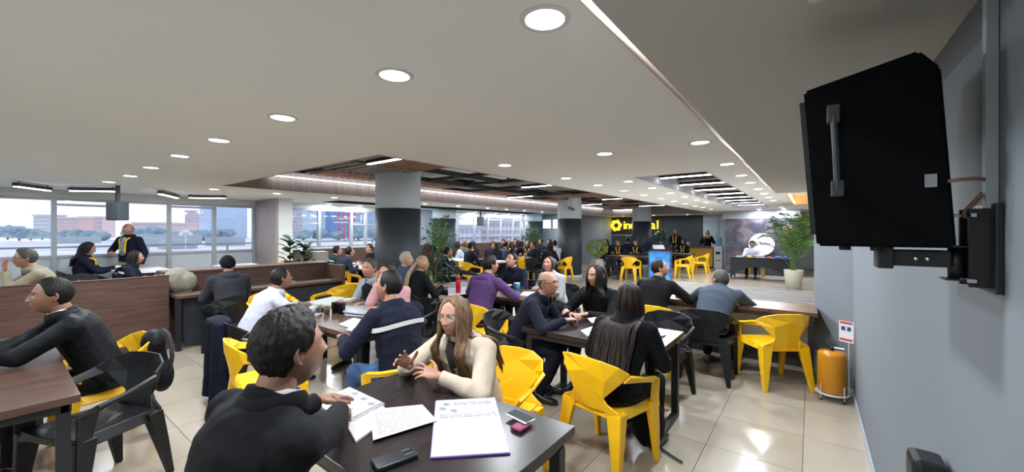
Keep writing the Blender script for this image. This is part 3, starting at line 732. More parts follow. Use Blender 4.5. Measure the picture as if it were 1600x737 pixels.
for k, (a, b, y, n) in enumerate([(-5.32, -4.5, 3.42, 'in the front corner of the slatted recess'), (-5.36, -4.5, 7.45, 'above the middle of the slatted recess'), (-7.35, -6.45, 9.47, 'near the fascia left of the second column'), (-5.35, -4.7, 11.88, 'right of the second column top'),
        (-7.1, -6.3, 13.9, 'just behind the second column'), (-7.7, -6.6, 18.3, 'at the far left end of the slatted recess'), (-5.6, -4.6, 16.0, 'before the third column')]):
    tube_light('ceiling_tube', (a, y, 2.66), (b, y, 2.66), 'white light tube ' + n, 'tubes in the slatted recess')
for k in range(8):
    y = 6.5+1.2*k
    if y < 15: tube_light('recess_tube', (-1.93, y, 2.5), (-1.14, y, 2.5), f'white tube across the narrow recess, {ORD[k]} from the front', 'tubes across the narrow recess')
# slatted ceiling grid
sc_ = empty('slatted_ceiling', (-5.6, 10.3, 2.7), 0, 'black grid with brown slat panels hung inside the large ceiling recess', 'ceiling grid')
gx = [-7.66, -6.75, -5.65, -4.55, -3.5]; gy = [2.45+1.13*k for k in range(15)]
def rel(bm): bmesh.ops.translate(bm, verts=bm.verts, vec=(5.6, -10.3, -2.7)); return bm
for x in gx: obj('long_bar', rel(boxm(x-.028, x+.028, 2.4, gy[-1]+.05, 2.73, 2.82)), M_BLKF, sc_)
for y in gy: obj('cross_bar', rel(boxm(-7.70, -3.47, y-.028, y+.028, 2.735, 2.80)), M_BLKF, sc_)
for y in gy[1::3]:
    for x in gx[1:4]: obj('hanger', rel(boxm(x-.02, x+.02, y+.3, y+.34, 2.8, 2.92)), M_BLKF, sc_)
PAT = ['BGF.', 'SGSB', 'GOOB', 'SOOB', 'BOGB', 'SBGO', 'GOBS', 'BSSO', 'SOGB', 'GBSB', 'SGBS', 'BSGB', 'GBSS', 'SGBB']
slm = {}
for j, row in enumerate(PAT):
    for i, c in enumerate(row):
        x0, x1, y0, y1 = gx[i]+.035, gx[i+1]-.035, gy[j]+.035, gy[j+1]-.035
        if c in 'SG':
            key = (c, round(x1-x0, 2))
            if key not in slm: slm[key] = fin(boxm(-(x1-x0)/2, (x1-x0)/2, -.032, .032, -.015, .015), 'slat'); slm[key].materials.append(M_SLAT if c == 'S' else M_SLATG)
            for q in range(7): link('slat', slm[key], None, sc_, ((x0+x1)/2+5.6, y0+.07+q*(y1-y0-.14)/6-10.3, .03))
        elif c == 'B': obj('blanking_panel', rel(boxm(x0, x1, y0, y1, 2.79, 2.80)), M_BLKF, sc_)
        elif c == 'F': obj('blanking_panel', rel(boxm(x0, x1, y0, y1, 2.74, 2.75)), M_SLATG, sc_)
for k in range(30):
    pass
pb = empty('ceiling_boarding', (-1.55, 10.3, 2.6), 0, 'dark grey boards lining the narrow ceiling recess above the tubes', 'ceiling panels')
for k in range(9): obj('board', boxm(-.42, .42, -4.75+k*1.07, -4.2+k*1.07, -.03, 0), M_SLATG, pb)
# ---------------------------------------------------------------- low partitions and booth desks
def partition(name, parts, label, cat='partition'):
    t = empty(name, (0, 0, 0), 0, label, cat)
    for nm, b, m in parts: obj(nm, boxm(*b, .003), m, t)
    return t
partition('booth_partition', [('panel', (-7.17, -7.13, -2.6, 1.48, 0, 1.02), M_WOOD), ('end_panel', (-7.62, -7.17, 1.44, 1.48, 0, 1.02), M_WOOD), ('cap', (-7.18, -7.12, -2.6, 1.485, 1.02, 1.03), M_WOOD)], 'long brown wooden low partition behind the young man in black jacket')
partition('booth_desk', [('desktop', (-7.42, -6.82, 1.5, 3.86, .72, .76), M_WOOD), ('back_panel', (-7.46, -7.42, 1.5, 3.9, 0, 1.02), M_WOOD), ('end_panel', (-7.42, -6.8, 3.86, 3.9, 0, 1.02), M_WOOD), ('modesty_panel', (-7.0, -6.97, 1.6, 3.84, .06, .72), M_DARKW), ('cap', (-7.85, -7.40, 1.48, 3.9, 1.02, 1.05), M_WOOD), ('side_support', (-6.95, -6.87, 1.5, 1.56, 0, .72), M_BLKM), ('rear_panel', (-7.85, -7.82, 1.48, 3.9, 0.15, 1.02), M_WOOD)], 'brown wooden booth desk with raised back, where the beanie wearer sits', 'desk')
# ---------------------------------------------------------------- tables near the camera
TA = table(-2.08, -.865, .80, 1.62, 'near-black square table in the foreground covered with papers', M_TOPB, ends='y')
TBt = table(-5.1, -3.1, 1.865, 2.66, 'dark walnut table with plant pots where five people meet', M_TOPX)
TD = table(-5.3, -3.2, -.6, .29, 'brown walnut table at the left edge with purple folder on it', M_TOPX)
TE = table(-2.15, -.9, 2.98, 3.72, 'dark table between the bald man and the long-haired women', M_TOPB)
TC = table(-5.0, -2.9, 4.15, 4.95, 'table with red bottle and blue cup behind the fleece-jacket woman', M_TOPX)
TF = table(-2.3, .06, 5.28, 5.86, 'long dark table at right with the denim-jacket man', M_TOPX, z=.77)
pl = empty('bench_box', (-1.0, 6.65, 0), 0, 'white-fronted box with grey wood top behind the right table', 'counter')
obj('top', boxm(-1.05, 1.02, -.76, .8, .70, .74, .004), M_GREYW, pl); obj('front_panel', boxm(-1.02, 1.0, -.74, .76, .2, .70), M_WHITE, pl); obj('base', boxm(-1.03, 1.01, -.75, .77, 0, .2), mat('brown_base', (.05, .04, .035), .5), pl)
# window side tables (on the platform)
table(-10.4, -9.5, 1.3, 2.0, 'white-topped table beside the standing man near the window', M_WHITE, z=.78, zf=.15)
table(-9.9, -8.5, 2.75, 3.45, 'white-topped table with yellow chairs near the window corner', M_WHITE, z=.78, zf=.15)
table(-9.2, -7.9, -.35, .05, 'pale table at the left edge before the beige-jacket man', M_WHITE, z=.76, zf=.15)
table(-10.2, -8.2, 5.35, 6.15, 'white-topped table with three men behind the rubber plants', M_WHITE)
# background tables
table(-9.2, -7.2, 8.5, 9.3, 'white table with food beyond the purple-hoodie man', M_WHITE)
table(-9.0, -6.95, 10.75, 11.55, 'pale long table with open laptop left of the second column', M_TOPX)
table(-10.6, -9.4, 12.3, 13.1, 'small table in front of the far windows', M_WHITE)
table(-8.9, -7.5, 13.6, 14.4, 'far table behind the second column at left', M_TOPX)
table(-5.9, -4.25, 13.35, 14.15, 'long brown table with yellow and black chairs near the shrub planter', M_TOPX)
table(-6.6, -5.0, 16.6, 17.3, 'far dark table in front of the glass display', M_TOPX)
table(-4.6, -3.6, 16.0, 16.6, 'narrow dark table beside the clear lectern', M_BLKM)
# ---------------------------------------------------------------- chairs
chair(-1.17, 2.70, -11, 'y', 'yellow plastic armchair in the foreground seen from behind, under the long-haired woman')
chair(-.34, 5.13, 37, 'y', 'empty yellow plastic armchair at the right table beside the extinguisher')
chair(-.93, 4.93, 0, 'k', 'black plastic armchair under the man in denim jacket')
chair(-1.50, 4.80, 4, 'y', 'yellow plastic armchair under the man in black at the right table')
chair(-1.22, 4.05, 172, 'k', 'black plastic armchair with bag beside the facing dark-haired woman')
chair(-1.82, 4.12, 180, 'k', 'black plastic armchair under the facing dark-haired woman')
chair(-2.45, 3.25, -78, 'k', 'black plastic armchair under the bald man in navy suit')
chair(-1.68, 2.03, 184, 'y', 'yellow plastic armchair under the woman in cream fleece')
chair(-3.25, 3.62, 4, 'y', 'yellow plastic armchair under the man in purple hoodie')
chair(-2.42, 1.92, 98, 'y', 'yellow plastic armchair under the man with the reflective shoulder stripe')
chair(-4.40, 1.58, 0, 'k', 'black plastic armchair with hanging coat under the white-shirt man')
chair(-3.55, 1.36, -10, 'y', 'yellow plastic armchair behind the black-suit man\'s head')
chair(-5.75, 2.30, -90, 'y', 'yellow plastic armchair right of the white-shirt man by the desk')
chair(-6.15, 3.35, 100, 'y', 'yellow plastic armchair at the booth desk beside the vest man')
chair(-3.61, .39, 203, 'k', 'empty black plastic armchair in the left foreground')
chair(-4.40, .50, 183, 'y', 'yellow plastic armchair with backpack under the young man in black')
chair(-6.28, 1.95, 90, 'k', 'black plastic armchair under the person in beanie')
chair(-4.60, 3.72, 0, 'k', 'black plastic armchair under the blond ponytail woman')
chair(-1.48, .32, 0, 'k', 'black plastic armchair under the black-suit man in the foreground')
chair(-4.45, 3.12, 180, 'k', 'black plastic armchair under the man in dark vest')
chair(-3.85, 3.05, 180, 'k', 'black plastic armchair under the man in pink shirt')
chair(-3.85, 5.3, 180, 'k', 'black plastic armchair under the man with glasses facing the camera')
chair(-3.1, 5.3, 180, 'k', 'black plastic armchair under the woman in light grey jacket')
for (x, y, a, c, l, z) in [(-9.15, 1.25, 10, 'k', 'black armchair with the navy-jacket woman near the window', .15), (-9.75, 3.75, 180, 'y', 'yellow armchair behind the far white table, left one', .15), (-9.0, 2.48, 0, 'y', 'yellow armchair in front of the white table by the window corner', .15), (-8.2, 3.1, 90, 'y', 'yellow armchair top peeking over the booth beside the beanie wearer', .15),
        (-10.5, .95, 0, 'k', 'black armchair under the seated woman at the window', .15), (-8.25, .45, 180, 'k', 'black armchair under the beige-jacket man', .15), (-8.9, .75, -60, 'k', 'dark armchair with coat heap before the white window table', .15), (-7.95, 3.6, -90, 'y', 'yellow armchair just left of the wood wall panel', .0),
        (-9.6, 4.92, 0, 'k', 'black armchair under the left navy-jacket man near the rubber plants', 0), (-9.0, 4.92, 0, 'y', 'yellow armchair under the second navy-jacket man near the rubber plants', 0), (-9.6, 6.5, 180, 'y', 'yellow armchair under the man facing left near the first column', 0), (-8.3, 4.75, 20, 'y', 'yellow armchair alone behind the booth near the rubber plants', 0), (-7.9, 5.7, 90, 'y', 'yellow armchair tipped against the white-topped table', 0),
        (-7.55, 8.02, 0, 'y', 'yellow armchair behind the purple hoodie shoulder', 0), (-8.1, 8.15, 0, 'k', 'black armchair under the man with yellow collar', 0), (-6.35, 6.75, -40, 'k', 'black armchair by the palms at the first column', 0), (-8.3, 9.7, 180, 'k', 'black armchair under the woman resting chin on hand', 0),
        (-7.75, 10.4, 0, 'y', 'yellow armchair at the laptop table, left one', 0), (-7.3, 10.35, 0, 'y', 'yellow armchair at the laptop table, right one', 0), (-8.35, 10.35, 0, 'k', 'black armchair at the laptop table', 0), (-6.85, 10.2, 0, 'k', 'black armchair under the beige-sweater person', 0), (-6.55, 11.4, 90, 'y', 'yellow armchair against the second column', 0),
        (-5.42, 12.95, 0, 'k', 'black armchair seen from behind near the shrub planter', 0), (-4.78, 12.85, 0, 'y', 'yellow armchair seen from behind left of the clear lectern', 0), (-5.3, 14.5, 180, 'k', 'black armchair behind the brown table, left one', 0), (-4.4, 14.5, 180, 'y', 'yellow armchair behind the brown table, right one', 0), (-3.55, 14.6, 90, 'y', 'yellow armchair mostly behind the clear lectern', 0),
        (-3.35, 16.3, 90, 'y', 'yellow armchair at the narrow table beside the counter', 0), (-1.55, 16.15, 180, 'y', 'yellow armchair behind the black-clothed table', 0)]:
    chair(x, y, a, c, l, 'background armchairs', z)
# ---------------------------------------------------------------- people at the near tables
NP_ = ('flat', 'flat')
person('man in black suit seen from behind at the foreground table holding a pen', -1.36, .37, R(4), lean=.15, side=.0, head=(-3, -6), hands=((-.40, .54, .80), (-.24, .54, .80)), hp=('flat', 'flat'), elb=(.3, 1.2), jacket=BLACK, trousers=BLACK, skin='tan', hair='short', hairmat=HB, q=2, hup=(None, (1, .2, -.45)), collar=mat('white_collar', (.5, .5, .52), .8), extra=(('pen', 1),), seed=3, sl=1.06, scale=1.075)
person('woman in cream fleece with glasses and long streaked hair gesturing at the foreground table', -1.76, 1.95, R(182), lean=.19, side=-.02, head=(8, -1), hands=((-.10, .46, .845), (.10, .50, .875)), hp=('spread', 'spread'), hroll=(-35, 55), hfwd=((.75, .65, .35), (-.1, .75, .65)), jacket=CREAM, trousers=BLACK, skin='mid', hair='longfront', hairmat=HBL, fem=1, q=2, extra=(('glasses', mat('clear_pink_frame', (.55, .50, .52), .2)), ('shirt', DGREY)), elb=(.9, .9), hlen=.36, seed=11, scale=1.0, sl=1.0)
person('man in navy jacket with silver stripe across the shoulders, back to camera', -2.48, 1.90, R(92), lean=.12, head=(22, -14), hands=((-.24, .40, .80), (.18, .42, .80)), jacket=NAVY, trousers=JEANS, skin='mid', hair='thin', hairmat=HB, q=2, extra=(('stripe', .80),), collar=mat('orange_collar', (.45, .10, .03), .8), seed=5, elb=(.4, .6), scale=1.03)
person('grey-haired man in dark vest over grey shirt beside the plant pots', -4.42, 3.02, R(186), lean=.12, head=(12, -4), hands=((-.22, .40, .80), (.18, .40, .80)), jacket=GREYS, trousers=BLACK, skin='mid', hair='short', hairmat=HG, q=1, extra=(('vest',),), seed=6)
person('bearded man in pink shirt and glasses resting chin on hand', -3.93, 2.95, R(190), lean=.18, side=-.03, head=(6, -4), hands=((-.10, .42, .80), (.03, .30, 1.07)), jacket=PINK, trousers=BLACK, skin='mid', hair='short', hairmat=HBR, q=1, beard=1, hfwd=(None, (0, .1, 1)), hp=('rest', 'grip'), extra=(('glasses',), ('watch', 1)), seed=8)
person('man in white shirt leaning on the table, thinning black hair', -4.60, 1.58, R(-6), lean=.24, head=(6, -12), hands=((-.2, .56, .80), (.2, .58, .80)), jacket=WHITES, trousers=NAVY, skin='tan', hair='thin', hairmat=HB, q=2, seed=9, elb=(.5, .9))
person('young man in black jacket with cropped hair facing left', -4.30, .52, R(176), lean=.20, head=(4, -6), hands=((.02, .58, .81), (-.22, .62, .80)), jacket=BLACKG, trousers=BLACK, skin='tan', hair='crop', hairmat=HB, q=2, hp=('rest', 'rest'), seed=12, collar=mat('pale_blue_collar', (.55, .65, .72), .8), elb=(.9, .7), scale=1.03)
person('bald man in navy suit and glasses at the left end of the middle table', -2.36, 3.22, R(-74), lean=.24, head=(-4, -5), hands=((-.10, .52, .82), (.16, .52, .82)), jacket=NAVYS, trousers=NAVYS, skin='mid', hair='bald', hairmat=HG, q=2, collar=mat('white_collar', (.5, .5, .52), .8), extra=(('glasses',),), seed=14, elb=(.3, .9), feet=.25)
person('woman in black with long black hair facing the camera over the middle table', -1.80, 4.07, R(176), lean=.14, head=(-12, -2), hands=((-.05, .48, .80), (.20, .46, .80)), jacket=BLACK, trousers=BLACK, skin='mid', hair='longfront', hairmat=HB, fem=1, q=2, seed=15, elb=(.8, .6), scale=1.02)
person('woman with very long dark brown hair, back to the camera, on the yellow chair', -1.10, 2.66, R(-4), lean=.17, head=(18, -10), hands=((-.25, .42, .80), (.12, .45, .80)), jacket=BLACK, trousers=BLACK, skin='mid', hair='long', hairmat=hairm('very_dark_brown_hair', (.020, .012, .010)), fem=1, q=2, seed=16, hlen=.46)
person('man in black jacket at the right table turning his balding head', -1.62, 4.98, R(-4), lean=.16, side=.05, head=(-58, -16), hands=((-.2, .48, .82), (.26, .46, .82)), jacket=BLACK, trousers=BLACK, skin='mid', hair='thin', hairmat=HB, q=1, seed=17, elb=(.3, 1))
person('man in blue-grey denim jacket bent over the right table', -.93, 4.98, R(-4), lean=.36, side=.03, head=(55, -26), hands=((-.16, .56, .82), (.14, .56, .82)), headup=-.03, hx=-.03, jacket=DENIM, trousers=BLACK, skin='mid', hair='thin', hairmat=HG, q=1, seed=18, elb=(.9, .9), shoes=SNEAK, scale=1.04)
person('blond woman with ponytail in black, back to camera, near the palms', -4.62, 3.68, R(-6), lean=.12, head=(0, -8), jacket=BLACK, trousers=BLACK, skin='mid', hair='pony', hairmat=HDB, fem=1, q=1, seed=19, hlen=.5)
person('person in blue-grey parka with pale hair behind the blond ponytail woman', -5.32, 3.95, R(-50), lean=.10, head=(0, -4), jacket=BLUEG, trousers=BLACK, skin='light', hair='short', hairmat=hairm('pale_straw_hair', (.42, .36, .27)), q=1, seed=20)
person('man in purple hoodie seen from behind', -3.38, 3.72, R(-2), lean=.16, side=.02, head=(-18, -6), hands=((-.26, .46, .80), (.24, .48, .80)), jacket=PURP, trousers=BLACK, skin='mid', hair='short', hairmat=HB, q=2, seed=21, extra=(('hood', PURP),), elb=(.8, 1.0), scale=1.03)
person('young man with glasses in navy shirt looking down', -3.86, 5.28, R(178), lean=.14, head=(-6, -20), jacket=NAVY, trousers=BLACK, skin='light', hair='short', hairmat=HB, q=1, seed=22, extra=(('glasses',),))
person('woman in light grey jacket with dark tied hair writing', -3.10, 5.25, R(172), lean=.16, head=(10, -16), hands=((-.06, .40, .80), (.10, .42, .80)), jacket=GREYJ, trousers=BLACK, skin='mid', hair='pony', hairmat=HBR, fem=1, q=1, seed=23, extra=(('shirt', BLACK),), hlen=.25)
person('person in dark hooded jacket and black beanie at the booth desk', -6.35, 1.98, R(88), lean=.12, head=(0, -8), jacket=DGREY, trousers=BLACK, skin='mid', hair='beanie', q=1, seed=24, extra=(('hood', DGREY),), scale=1.0)
# window side
person('man in beige jacket and glasses at the left edge with raised hands', -8.2, .52, R(180), lean=.2, head=(0, 0), hands=((-.08, .42, 1.0), (.08, .42, 1.0)), jacket=BEIGE, trousers=BLACK, skin='mid', hair='short', hairmat=HG, q=1, seed=25, z0=.1, extra=(('glasses',),), hfwd=((0, .2, 1), (0, .2, 1)), scale=1.03)
person('seated woman with yellow collar looking up beside the window', -10.5, .98, R(-10), lean=.02, head=(0, 12), jacket=NAVY, trousers=BLACK, skin='mid', hair='long', hairmat=HB, fem=1, q=1, seed=26, z0=.15, extra=(('lining', YELC),), hlen=.2)
person('standing man in navy and yellow jacket with lanyard beside the window', -10.68, 1.62, R(215), lean=.0, head=(0, -14), stand=True, hands=((-.30, .05, .86), (.06, .30, 1.12)), jacket=NAVY, trousers=KHAKI, skin='mid', hair='bald', hairmat=HG, q=1, seed=27, z0=.15, extra=(('lining', YELC), ('shirt', PALEB), ('lanyard', mat('blue_ribbon', (.08, .25, .35), .6))), scale=.97, hup=(None, (.8, -.3, -.5)))
person('woman in navy jacket with black hair in profile near the window table', -9.15, 1.30, R(-20), lean=.12, head=(0, -4), jacket=NAVY, trousers=BLACK, skin='mid', hair='long', hairmat=HB, fem=1, q=1, seed=28, scale=.93, z0=.12, extra=(('stripe', .84),), hlen=.15)
person('man in dark jacket with stripe bent over the table behind the plants', -9.6, 4.98, R(-14), lean=.22, head=(0, -14), jacket=cloth('dark_green_cloth', (.02, .035, .035)), trousers=BLACK, skin='mid', hair='short', q=0, seed=29, extra=(('stripe', .85),))
person('man in plain navy jacket reading at the table behind the plants', -9.0, 4.95, R(-10), lean=.24, head=(0, -22), jacket=cloth('mid_navy_cloth', (.02, .028, .06)), trousers=BLACK, skin='mid', hair='short', q=0, seed=30)
person('man facing left at the white table beside the first column', -9.6, 6.45, R(176), lean=.18, head=(0, -14), jacket=NAVY, trousers=BLACK, skin='mid', hair='short', q=0, seed=31)
# ---------------------------------------------------------------- background crowd: a few figures built once, copied with other clothes
GRP = 'people at the background tables'
fig = {}
fig['m_write'] = dict(lean=.16, head=(0, -16), hair='short', hairmat=HB)
fig['m_up'] = dict(lean=.05, head=(15, -2), hair='short', hairmat=HB)
fig['f_up'] = dict(lean=.06, head=(-10, -2), hair='long', hairmat=HBR, fem=1, hlen=.28)
fig['f_write'] = dict(lean=.15, head=(5, -14), hair='long', hairmat=HBR, fem=1, hlen=.28)
made = {}
def crowd(kind, u, d, deg, label, jacket=NAVY, hairm_=None, lining=True, z=0):
    key = (kind, lining)
    if key not in made:
        k = dict(fig[kind]); made[key] = person(label, 0, 0, 0, q=0, jacket=NAVY, trousers=BLACK, skin='mid', extra=((('lining', YELC),) if lining else ()), seed=40+len(made), **k); c = made[key]
    else:
        sw = {}
        if jacket is not NAVY: sw[NAVY.name] = jacket
        if hairm_: sw[fig[kind]['hairmat'].name] = hairm_
        c = copy_tree(made[key], None, sw)
    p = far(u, d); place(c, p.x, p.y, R(deg), z, label, GRP, 'person'); return c
crowd('m_up', 731, 11.3, -20, 'man in navy jacket with yellow collar leaning over the food table')
crowd('f_up', 775, 12.6, 185, 'brown-haired woman resting her chin, facing the camera, beyond the purple hoodie', BLACK, None, False)
crowd('m_write', 685, 9.0, -30, 'man in navy jacket partly behind the palm leaves', NAVY, None, False)
crowd('f_up', 712, 12.9, -10, 'woman in pale top with long dark hair near the far window', WHITES, None, False)
crowd('f_up', 728, 15.2, 190, 'blond woman facing the camera near the far window', OLIVE, HDB, False)
crowd('f_up', 741, 13.8, 180, 'woman with yellow scarf facing the camera at the far window table')
crowd('m_write', 766, 13.2, 15, 'dark-haired person in navy bent over, left of the chin-resting woman', NAVY, None, False)
crowd('m_write', 783, 13.3, -15, 'person in navy with back turned, right of the chin-resting woman', DENIM, None, False)
crowd('m_up', 789, 15.4, 170, 'dark-haired man furthest back before the window pillar', NAVY, None, False)
crowd('f_write', 800, 15.0, 180, 'woman with bright yellow scarf facing the camera beside the pillar')
crowd('m_up', 806, 16.3, 200, 'man in dark jacket behind the yellow-scarf woman', NAVY, None, False)
crowd('f_up', 813, 14.7, 120, 'woman in profile with yellow trim beside the small palm')
crowd('f_write', 830, 14.6, 175, 'woman with yellow scarf below the small palm')
crowd('m_write', 840, 12.8, 165, 'person in black working on the open laptop', NAVY, None, False)
crowd('f_write', 856, 12.6, 10, 'person in beige sweater with back to the camera by the second column', BEIGE, None, False)
crowd('m_up', 861, 15.2, 160, 'dark-haired person standing out above the beige sweater', NAVY, None, False)
crowd('m_up', 868, 13.6, 60, 'person in white shirt against the second column', WHITES, None, False)
crowd('m_up', 848, 15.8, 150, 'person at the rear by the grey wall', NAVY, None, False)
crowd('f_up', 948, 16.4, 190, 'woman with yellow scarf behind the shrub planter')
crowd('m_write', 969, 15.6, 180, 'man with yellow scarf writing behind the black chair')
crowd('m_up', 981, 17.5, 10, 'person in black with back turned before the glass display', NAVY, None, False)
crowd('m_write', 995, 15.5, 185, 'man with yellow scarf writing behind the yellow chair')
crowd('f_up', 1069, 17.2, 170, 'seated person with cream scarf beside the counter', BLACK, None, True)
c_ = person('standing woman in black top and light jeans at the yellow counter', far(1105, 18.1).x, far(1105, 18.1).y, R(8), stand=True, hands=((-.2, .30, 1.05), (.2, .30, 1.1)), jacket=BLACK, trousers=LJEAN, skin='light', hair='long', hairmat=HDB, fem=1, q=0, seed=61, hlen=.15)
person('standing person in dark uniform with yellow collar before the charcoal wall', far(1056, 17.6).x, far(1056, 17.6).y, R(175), stand=True, hands=((-.15, .28, 1.0), (.12, .28, 1.0)), jacket=NAVY, trousers=BLACK, skin='mid', hair='bald', hairmat=HB, q=0, seed=62, extra=(('lining', YELC),))
person('man in pale sweatshirt sitting behind the black-clothed table', -1.62, 16.1, R(178), lean=.12, head=(0, -14), jacket=WHITES, trousers=BLACK, skin='tan', hair='beanie', q=0, seed=63)
person('person in black walking through the passage at far right', far(1266, 17.5).x, far(1266, 17.5).y, R(60), stand=True, hands=((-.25, .1, .85), (.25, .1, .85)), jacket=BLACK, trousers=BLACK, skin='mid', hair='short', q=0, seed=64)
# ---------------------------------------------------------------- things on the tables
def quad_sheet(name, px, z, m, label, cat, th=.004, parent=None, loc=None):
    P = [spot(u, v, z) for u, v in px]; bm = B(); slab(bm, [(p.x, p.y) for p in P], z, z+th); o = obj(name, bm, m); return tag(o, label, cat)
def lines_on(parent, P, rows, u0=.12, u1=.85, v0=.15, v1=.9, wd=.0045, z=0, seed=1, m=M_INK):
    """printed lines on a sheet whose corners are P[0..3]"""
    rn = random.Random(seed); bm = B()
    def bi(u, v): return P[0]*(1-u)*(1-v)+P[1]*u*(1-v)+P[2]*u*v+P[3]*(1-u)*v
    for k in range(rows):
        v = v0+(v1-v0)*k/max(1, rows-1); a = u0
        while a < u1:
            b = min(u1, a+rn.uniform(.03, .14)); q = [bi(a, v), bi(b, v), bi(b, v+wd), bi(a, v+wd)]
            slab(bm, [(p.x, p.y) for p in q], z, z+.0006); a = b+rn.uniform(.012, .05)
    return obj('printed_text', bm, m, parent)
def dots_on(parent, c, rx, z, m, n=20, rot=0):
    bm = B(); pts = [(c.x+rx*math.cos(2*PI*k/n), c.y+rx*.75*math.sin(2*PI*k/n)) for k in range(n)]; slab(bm, pts, z, z+.0007); return obj('printed_photo', bm, m, parent)
TZ = .752
# open ring binder with plastic sleeve
px = [(681, 626), (773, 621), (796, 706), (673, 714)]; P = [spot(u, v, TZ+.006) for u, v in px]
bd = empty('ring_binder', (P[0]+P[2])/2-Vector((0, 0, .006)), 0, 'open binder with clear sleeve and purple edge on the dark foreground table', 'binder'); off = -(P[0]+P[2])/2+Vector((0, 0, .006))
Pl = [p+off for p in P]; cc = sum(Pl, Vector())/4
obj('cover', slab(B(), [((p.x-cc.x)*1.02+cc.x, (p.y-cc.y)*1.02+cc.y) for p in Pl], 0, .004), mat('purple_cover', (.12, .05, .30), .4), bd)
mid0 = Pl[0]*.62+Pl[3]*.38; mid1 = Pl[1]*.62+Pl[2]*.38
obj('upper_page', slab(B(), [(p.x, p.y) for p in (Pl[0], Pl[1], mid1, mid0)], .004, .008), M_PAPER, bd); obj('lower_page', slab(B(), [(p.x, p.y) for p in (mid0, mid1, Pl[2], Pl[3])], .004, .007), mat('clear_sleeve_paper', (.50, .48, .55), .3), bd)
lines_on(bd, [Pl[0], Pl[1], mid1, mid0], 3, .3, .95, .2, .32, .02, .008, 4); lines_on(bd, [Pl[0], Pl[1], mid1, mid0], 3, .08, .95, .84, .97, .02, .008, 6)
for a, b in ((.18, .28), (.12, .52), (.30, .66)): dots_on(bd, Pl[0]*(1-a)*(1-b)+Pl[1]*a*(1-b)+mid1*a*b+mid0*(1-a)*b, .020, .008, mat('grey_photo_print', (.22, .23, .25), .5))
rg = B()
for k in range(9):
    c = mid0+(mid1-mid0)*(.1+.8*k/8); tube(rg, [c+Vector((0, .006*math.cos(t), .008+.006*math.sin(t))) for t in (0, .8, 1.6, 2.4, PI)], .0012, 5)
obj('binder_rings', rg, M_METAL, bd)
# loose printed sheet
px = [(577, 640), (660, 632), (683, 657), (583, 688)]; P = [spot(u, v, TZ+.012) for u, v in px]
lo = tag(obj('printed_sheet', slab(B(), [(p.x, p.y) for p in P], TZ+.012, TZ+.0135), mat('cream_paper', (.52, .50, .49), .7)), 'loose printed sheet overlapping the spiral notebook', 'paper')
lines_on(lo, P, 13, .08, .8, .08, .9, .012, TZ+.0136, 8)
# spiral notebook, open
Pa = [spot(u, v, TZ+.012) for u, v in [(493, 628), (546, 604), (602, 630), (541, 662)]]; Pb = [spot(u, v, TZ+.010) for u, v in [(541, 662), (598, 632), (612, 650), (556, 689)]]
nb = empty('spiral_notebook', (0, 0, 0), 0, 'open spiral notebook with printed photos under the black-suit man\'s hand', 'notebook')
obj('left_pages', slab(B(), [(p.x, p.y) for p in Pa], TZ, TZ+.012), M_PAPER, nb); obj('right_pages', slab(B(), [(p.x, p.y) for p in Pb], TZ, TZ+.010), mat('pinkish_paper', (.50, .45, .45), .7), nb)
lines_on(nb, Pa, 3, .1, .8, .1, .35, .02, TZ+.012, 9)
for a, b in ((.86, .30), (.84, .58), (.80, .82)): dots_on(nb, Pa[0]*(1-a)*(1-b)+Pa[1]*a*(1-b)+Pa[2]*a*b+Pa[3]*(1-a)*b, .022, TZ+.012, MATS['grey_photo_print'])
rg = B()
for k in range(24):
    c = Pa[3]+(Pa[2]-Pa[3])*(.02+.96*k/23); dn = Vector(((Pa[2]-Pa[3]).y, -(Pa[2]-Pa[3]).x, 0)).normalized(); tube(rg, [c+dn*.009*math.cos(t)+Vector((0, 0, .004+.010*math.sin(t))) for t in (0, .8, 1.6, 2.4, PI)], .0011, 5)
obj('spiral_binding', rg, M_BLKM, nb)
# phones
def phone(label, c, L, W_, th, ang, m, z, screen=None, cam_=True, name='smartphone'):
    t = empty(name, (c.x, c.y, z), ang, label, 'phone'); obj('case', boxm(-L/2, L/2, -W_/2, W_/2, 0, th, .006), m, t, True)
    if screen: obj('screen', boxm(-L/2+.004, L/2-.004, -W_/2+.004, W_/2-.004, th-.0005, th+.0006, .0004), screen, t)
    if cam_:
        obj('camera_island', boxm(L/2-.050, L/2-.012, -.024, .024, th, th+.002, .0015), mat('dark_grey_plastic', (.05, .06, .07), .3), t)
        for k in range(3): obj('lens', lathe(B(), [(.006, 0), (.006, .0012)], 14, (L/2-.042+k*.0125, 0, th+.002)), mat('lens_black', (.005, .005, .008), .08), t)
    return t
p = spot(617, 716, TZ+.01); a_, b_ = spot(590, 724, TZ), spot(645, 704, TZ); phone('black phone in folding case lying on the near edge of the foreground table', p, .165, .080, .018, math.atan2(b_.y-a_.y, b_.x-a_.x), mat('black_leather_case', (.012, .015, .02), .4), TZ)
p = spot(814, 665, TZ+.01); wl = phone('maroon phone wallet under the silver phone', p, .085, .062, .016, R(88), mat('maroon_leather', (.16, .012, .05), .4), TZ, cam_=False, name='phone_wallet')
p = spot(813, 651, TZ+.02); a_, b_ = spot(795, 643, TZ), spot(830, 660, TZ); phone('silver-edged phone with dark screen lying on the maroon wallet', p, .135, .068, .009, math.atan2(b_.y-a_.y, b_.x-a_.x), M_METAL, TZ+.017, screen=mat('phone_screen', (.04, .05, .06), .08), cam_=False)
